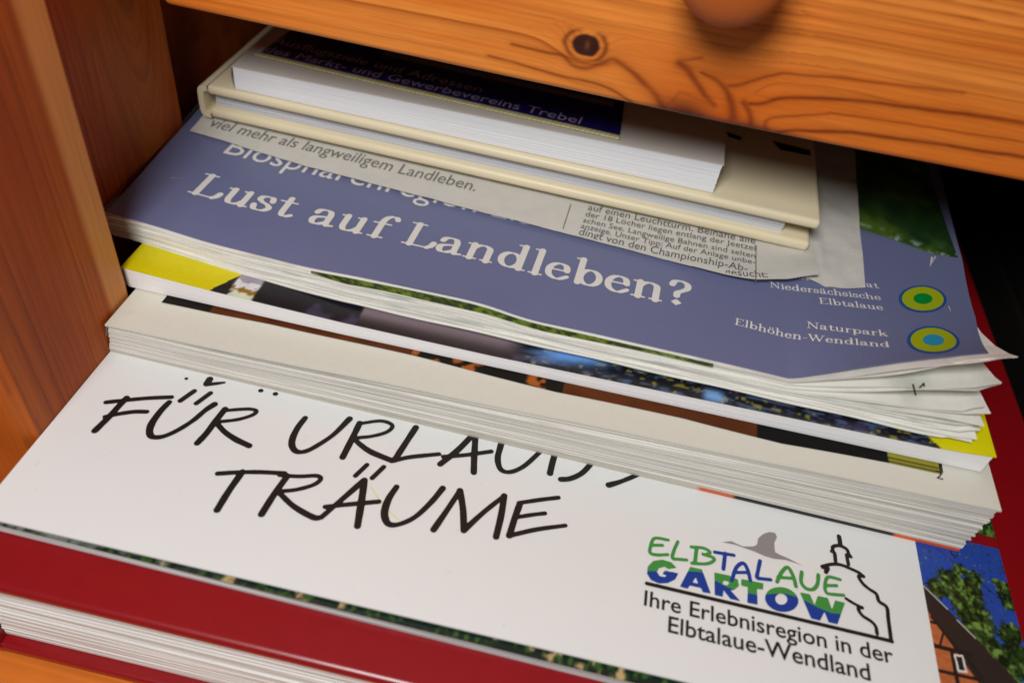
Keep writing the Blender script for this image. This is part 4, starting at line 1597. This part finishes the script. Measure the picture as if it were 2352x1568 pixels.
def nrear(u, v):
    x0, x1 = 0.14, npr[-1, 0]
    x = x0 + (x1 - x0) * u
    y0 = np.interp(x, np.r_[x0, npr[:, 0]], np.r_[npr[0, 1] + 0.03, npr[:, 1]])
    y = y0 + v * (1.36 - y0)
    x = x + (nright[0] - npr[-1, 0]) * (y - y0) / (nright[1] - npr[-1, 1]) * u
    wr = 0.004 * np.exp(-((x - npx[-1, 0] - 0.012) / 0.006) ** 2) * np.sin(y * 40)
    return np.stack([x, y, nz_(x, y) - 0.0012 + 0.4 * wr + 0.006 * (fbm(x * 24, y * 14, 3) - 0.5)], 1)


sheet('rear_leaf', nrear, 60, 60, M['newsprint'], nws, 0.0009)
nkeep = lambda V: V[:, 1] > np.interp(V[:, 0], npx[:, 0], npx[:, 1]) + 0.0012
cN = lambda x, y: onh((1254.4 + x / 3, 391 + y / 3), nzf)
text('grey_lettering', [('viel mehr als langweiligem Landleben.', onh((476, 290), nzf), onh((1090, 440), nzf), 1.35)], nzf, M['ink_grey'], NL)
text('column_lettering', [
    ('auf einen Leuchtturm. Beinahe alle', cN(285, 275), cN(1440, 510), 1.35),
    ('der 18 Löcher liegen entlang der Jeetzel', cN(268, 318), cN(1440, 556), 1.25),
    ('schen See. Langweilige Bahnen sind selten', cN(252, 360), cN(1440, 606), 1.25),
    ('anzeige. Unser Tipp: Auf der Anlage unbe-', cN(236, 400), cN(1440, 650), 1.25),
    ('dingt von den Championship-Ab-', cN(220, 445), cN(1385, 700), 1.35)], nzf, M['ink_news'], NL, keep=nkeep)
text('notice_lettering', [('gesucht:', cN(1235, 722), cN(1530, 742), 1.2)], nzf, M['ink_news'], NL, keep=nkeep)
for a, b in (((1311, 470), (1293, 526)), ((1737, 565), (1735, 647))):
    ink('column_rule', [('s', np.array([onh(a, nzf)[:2], onh(b, nzf)[:2]]), .0007)], 0.0006, nzf, M['ink_grey'], NL)


# ------------------------------------------------------------------ cream hardcover
def tilt(z0, x0, z1, x1):
    return lambda x, y=None: z0 + (np.asarray(x, float) - x0) * (z1 - z0) / (x1 - x0)


crm = thing('cream_book', 'plain cream hardcover book with rounded boards, lying on the newspaper', 'book', (-0.15, 1.2, 0.34))
czb = tilt(0.3265, -0.62, 0.352, 0.30)
ca = np.array([-0.6205, 1.0152, 0])
cb = np.array([0.2975, 0.9700, 0])
cdir = (cb - ca) / np.linalg.norm(cb - ca)
cn = np.array([math.sin(math.radians(1.2)), math.cos(math.radians(1.2)), 0])


def tslab(name, a, b, depth, n, zf, h0, h1, mat, parent, bev, bow=0.0):
    pts = [a, b, b + n * depth, a + n * depth]
    lo = [p * np.array([1, 1, 0]) + np.array([0, 0, float(zf(p[0])) + h0]) for p in pts]
    hi = [p * np.array([1, 1, 0]) + np.array([0, 0, float(zf(p[0])) + h1]) for p in pts]
    return hexa(name, lo, hi, mat, parent, bev, 5)


tslab('back_board', ca + cdir * 0.012, cb, 0.62, cn, czb, 0.0005, 0.0165, M['cream_board'], crm, 0.0065)
CB = tslab('front_board', ca + cdir * 0.012, cb + cdir * 0.001, 0.62, cn, czb, 0.0385, 0.0535, M['cream_board'], crm, 0.0065)
us = np.linspace(0.02, 0.955, 24)[:, None]
pa = ca + (cb - ca) * us + cn * 0.013
Bp = pa + np.stack([0 * pa[:, 0], 0 * pa[:, 0], czb(pa[:, 0]) + 0.0165], 1)
Tp = pa + np.stack([0 * pa[:, 0], 0 * pa[:, 0], czb(pa[:, 0]) + 0.0385], 1)
block('page_block', Bp, Tp, cn * 0.6, 16, 0.0008, M['pg_hard'], crm)
# rounded spine with folded-over ends
V = []
ns = 15
for yy in (-0.001, 0.62):
    for rad, zo in ((0.013, 0.0), (0.004, 0.0)):
        for k in range(ns):
            a = math.pi / 2 + math.pi * k / (ns - 1)
            sx, sz = math.copysign(abs(math.cos(a)) ** 0.55, math.cos(a)), math.copysign(abs(math.sin(a)) ** 0.45, math.sin(a))
            p = ca + cdir * (0.0145 + sx * (rad + 0.004)) + cn * yy
            V.append(p + np.array([0, 0, float(czb(p[0])) + 0.0268 + sz * (0.0262 if rad > 0.01 else 0.0185)]))
F = []
for k in range(ns - 1):
    F.append((k, k + 1, ns + k + 1, ns + k))
    F.append((2 * ns + k, 3 * ns + k, 3 * ns + k + 1, 2 * ns + k + 1))
    F.append((k, 2 * ns + k, 2 * ns + k + 1, k + 1))
    F.append((ns + k, ns + k + 1, 3 * ns + k + 1, 3 * ns + k))
obj('spine', V, F, M['cream_board'], crm, smoothed=False)
czt = lambda x, y=None: czb(x) + 0.0535
cr3 = lambda x, y: onh((1568 + x * .35, y * .35), czt)[:2]
ink('cover_lettering', [('p', [[cr3(585, 925), cr3(835, 990), cr3(840, 1025), cr3(640, 985)]]), ('p', [[cr3(285, 868), cr3(385, 900), cr3(380, 925), cr3(300, 900)]])], 0.001, czt, M['ink_black'], CB)

# ------------------------------------------------------------------ white paperback on top
wht = thing('white_paperback', 'thick white paperback on the cream hardcover near the top of the stack', 'book', (-0.2, 1.2, 0.4))
wzb = tilt(float(czt(-0.5628)) + 0.0008, -0.5628, float(czt(0.148)) + 0.0008, 0.148)
wa, wb = np.array([-0.5628, 1.0188, 0]), np.array([0.1490, 0.9880, 0])
wdir = (wb - wa) / np.linalg.norm(wb - wa)
wh = lambda x: np.interp(x, [-0.5628, 0.149], [0.0362, 0.0462])
us = np.linspace(0, 1, 24)[:, None]
pa = wa + (wb - wa) * us
wnn = np.array([0.004, 1.0, 0])
Bp = pa.copy()
Bp[:, 2] = wzb(pa[:, 0]) + 0.0005
Tp = pa.copy()
Tp[:, 2] = wzb(pa[:, 0]) + wh(pa[:, 0]) - 0.0016
block('page_block', Bp, Tp, wnn * 0.5, 34, 0.0002, M['pg_white'], wht, rightjit=0.0005)
wzt = lambda x, y=None: wzb(x) + wh(x)


def wcov(u, v):
    x = wa[0] - 0.001 + (wb[0] - wa[0] + 0.003) * u
    y = np.interp(x, [wa[0], wb[0]], [wa[1], wb[1]]) - 0.0006 + v * 0.5
    return np.stack([x, y, wzt(x)], 1)


sheet('cover', wcov, 24, 10, M['white_card'], wht, 0.0014)
sheet('spine', lambda u, v: np.stack([wa[0] - 0.0012 - 0.003 * np.sin(u * np.pi), wa[1] + v * 0.5, float(wzb(wa[0])) + 0.0005 + u * 0.0350], 1), 8, 4, M['white_card'], wht)

# ------------------------------------------------------------------ navy leaflet
lft = thing('navy_leaflet', 'thin navy blue leaflet with a yellow hatched rim, topmost on the stack', 'leaflet', (-0.28, 1.15, 0.44))
lz = lambda x, y=None: wzt(x) + 0.0042
lA, lB = onh((584, 124), lz), onh((1422, 318), lz)
lA2, lB2 = onh((606, 72), lz), onh((1433, 245), lz)
ld_ = (lB - lA)[:2]
ln_ = (lB2 - lB)[:2]
ln_ = ln_ / np.linalg.norm(ln_)


def leaf(u, v):
    P = lA[:2] + u[:, None] * ld_ + (v * 0.30)[:, None] * ln_
    sag = 0.0012 * np.sin(u * np.pi) * np.exp(-v * 8)
    return np.stack([P[:, 0], P[:, 1], lz(P[:, 0]) - sag], 1)


def leaf_colour(P):
    rel = P[:, :2] - lA[:2]
    e1 = ld_ / np.linalg.norm(ld_)
    a = rel @ e1
    b = rel @ np.array([-e1[1], e1[0]])
    L = np.linalg.norm(ld_)
    navy = lin((26, 22, 96))
    c = np.repeat(navy[None, :], len(P), 0)
    c = np.where(((b > 0.082) & (b < 0.10) & (a < L * 0.95) & (a > L * 0.3))[:, None], lin((120, 118, 118)), c)
    hat = np.where(np.sin((a + b) * 900) > 0, 1.0, 0.0)
    yel_ = lin((214, 206, 120)) + (lin((226, 222, 190)) - lin((214, 206, 120))) * hat[:, None]
    c = np.where((b < 0.0065)[:, None], yel_, c)
    c = np.where((a < 0.006)[:, None], lin((210, 206, 198)), c)
    return c


LS = sheet('leaflet_sheet', leaf, 420, 60, M['print'], lft, 0.0020, leaf_colour)
lt = lambda p: onh(p, lz)
lzz = lambda x, y: lz(x)
text('leaflet_lettering', [('des Markt- und Gewerbevereins Trebel', lt((605, 119)), lt((1331, 286)), 0.95), ('Ausflugsziele und Adressen', lt((622, 99)), lt((1103, 214)), 0.95)], lzz, M['ink_lilac'], LS)

# ------------------------------------------------------------------ dark folders at the right
for i, (x0, th, y0, h, w) in enumerate(((0.7085, 0.012, 0.80, 0.205, 0.9), (0.7230, 0.013, 0.76, 0.232, 1.0), (0.7385, 0.30, 0.52, 0.50, 1.3))):  # the last is a box drawn forward, mostly unseen, to keep light off the right side
    lab = ('thin black folder standing upright right beside the red hardcover, lowest of the three', 'thin black folder standing upright between the low folder and the big black blocking box', 'wide black box at the right end of the compartment, pulled forward mostly unseen to block light')[i]
    f_ = thing(('black_folder', 'black_folder', 'black_blocker_box')[i], lab, ('folder', 'folder', 'light blocker')[i], (x0, y0 + 0.4, 0), 'black files beside the stack')
    hexa('cover', [(x0, y0, .0006), (x0 + th, y0, .0006), (x0 + th, y0 + w, .0006), (x0, y0 + w, .0006)], [(x0 + .004, y0, h), (x0 + th + .002, y0, h), (x0 + th + .002, y0 + w, h), (x0 + .004, y0 + w, h)], M['black'], f_, 0.002, 3)
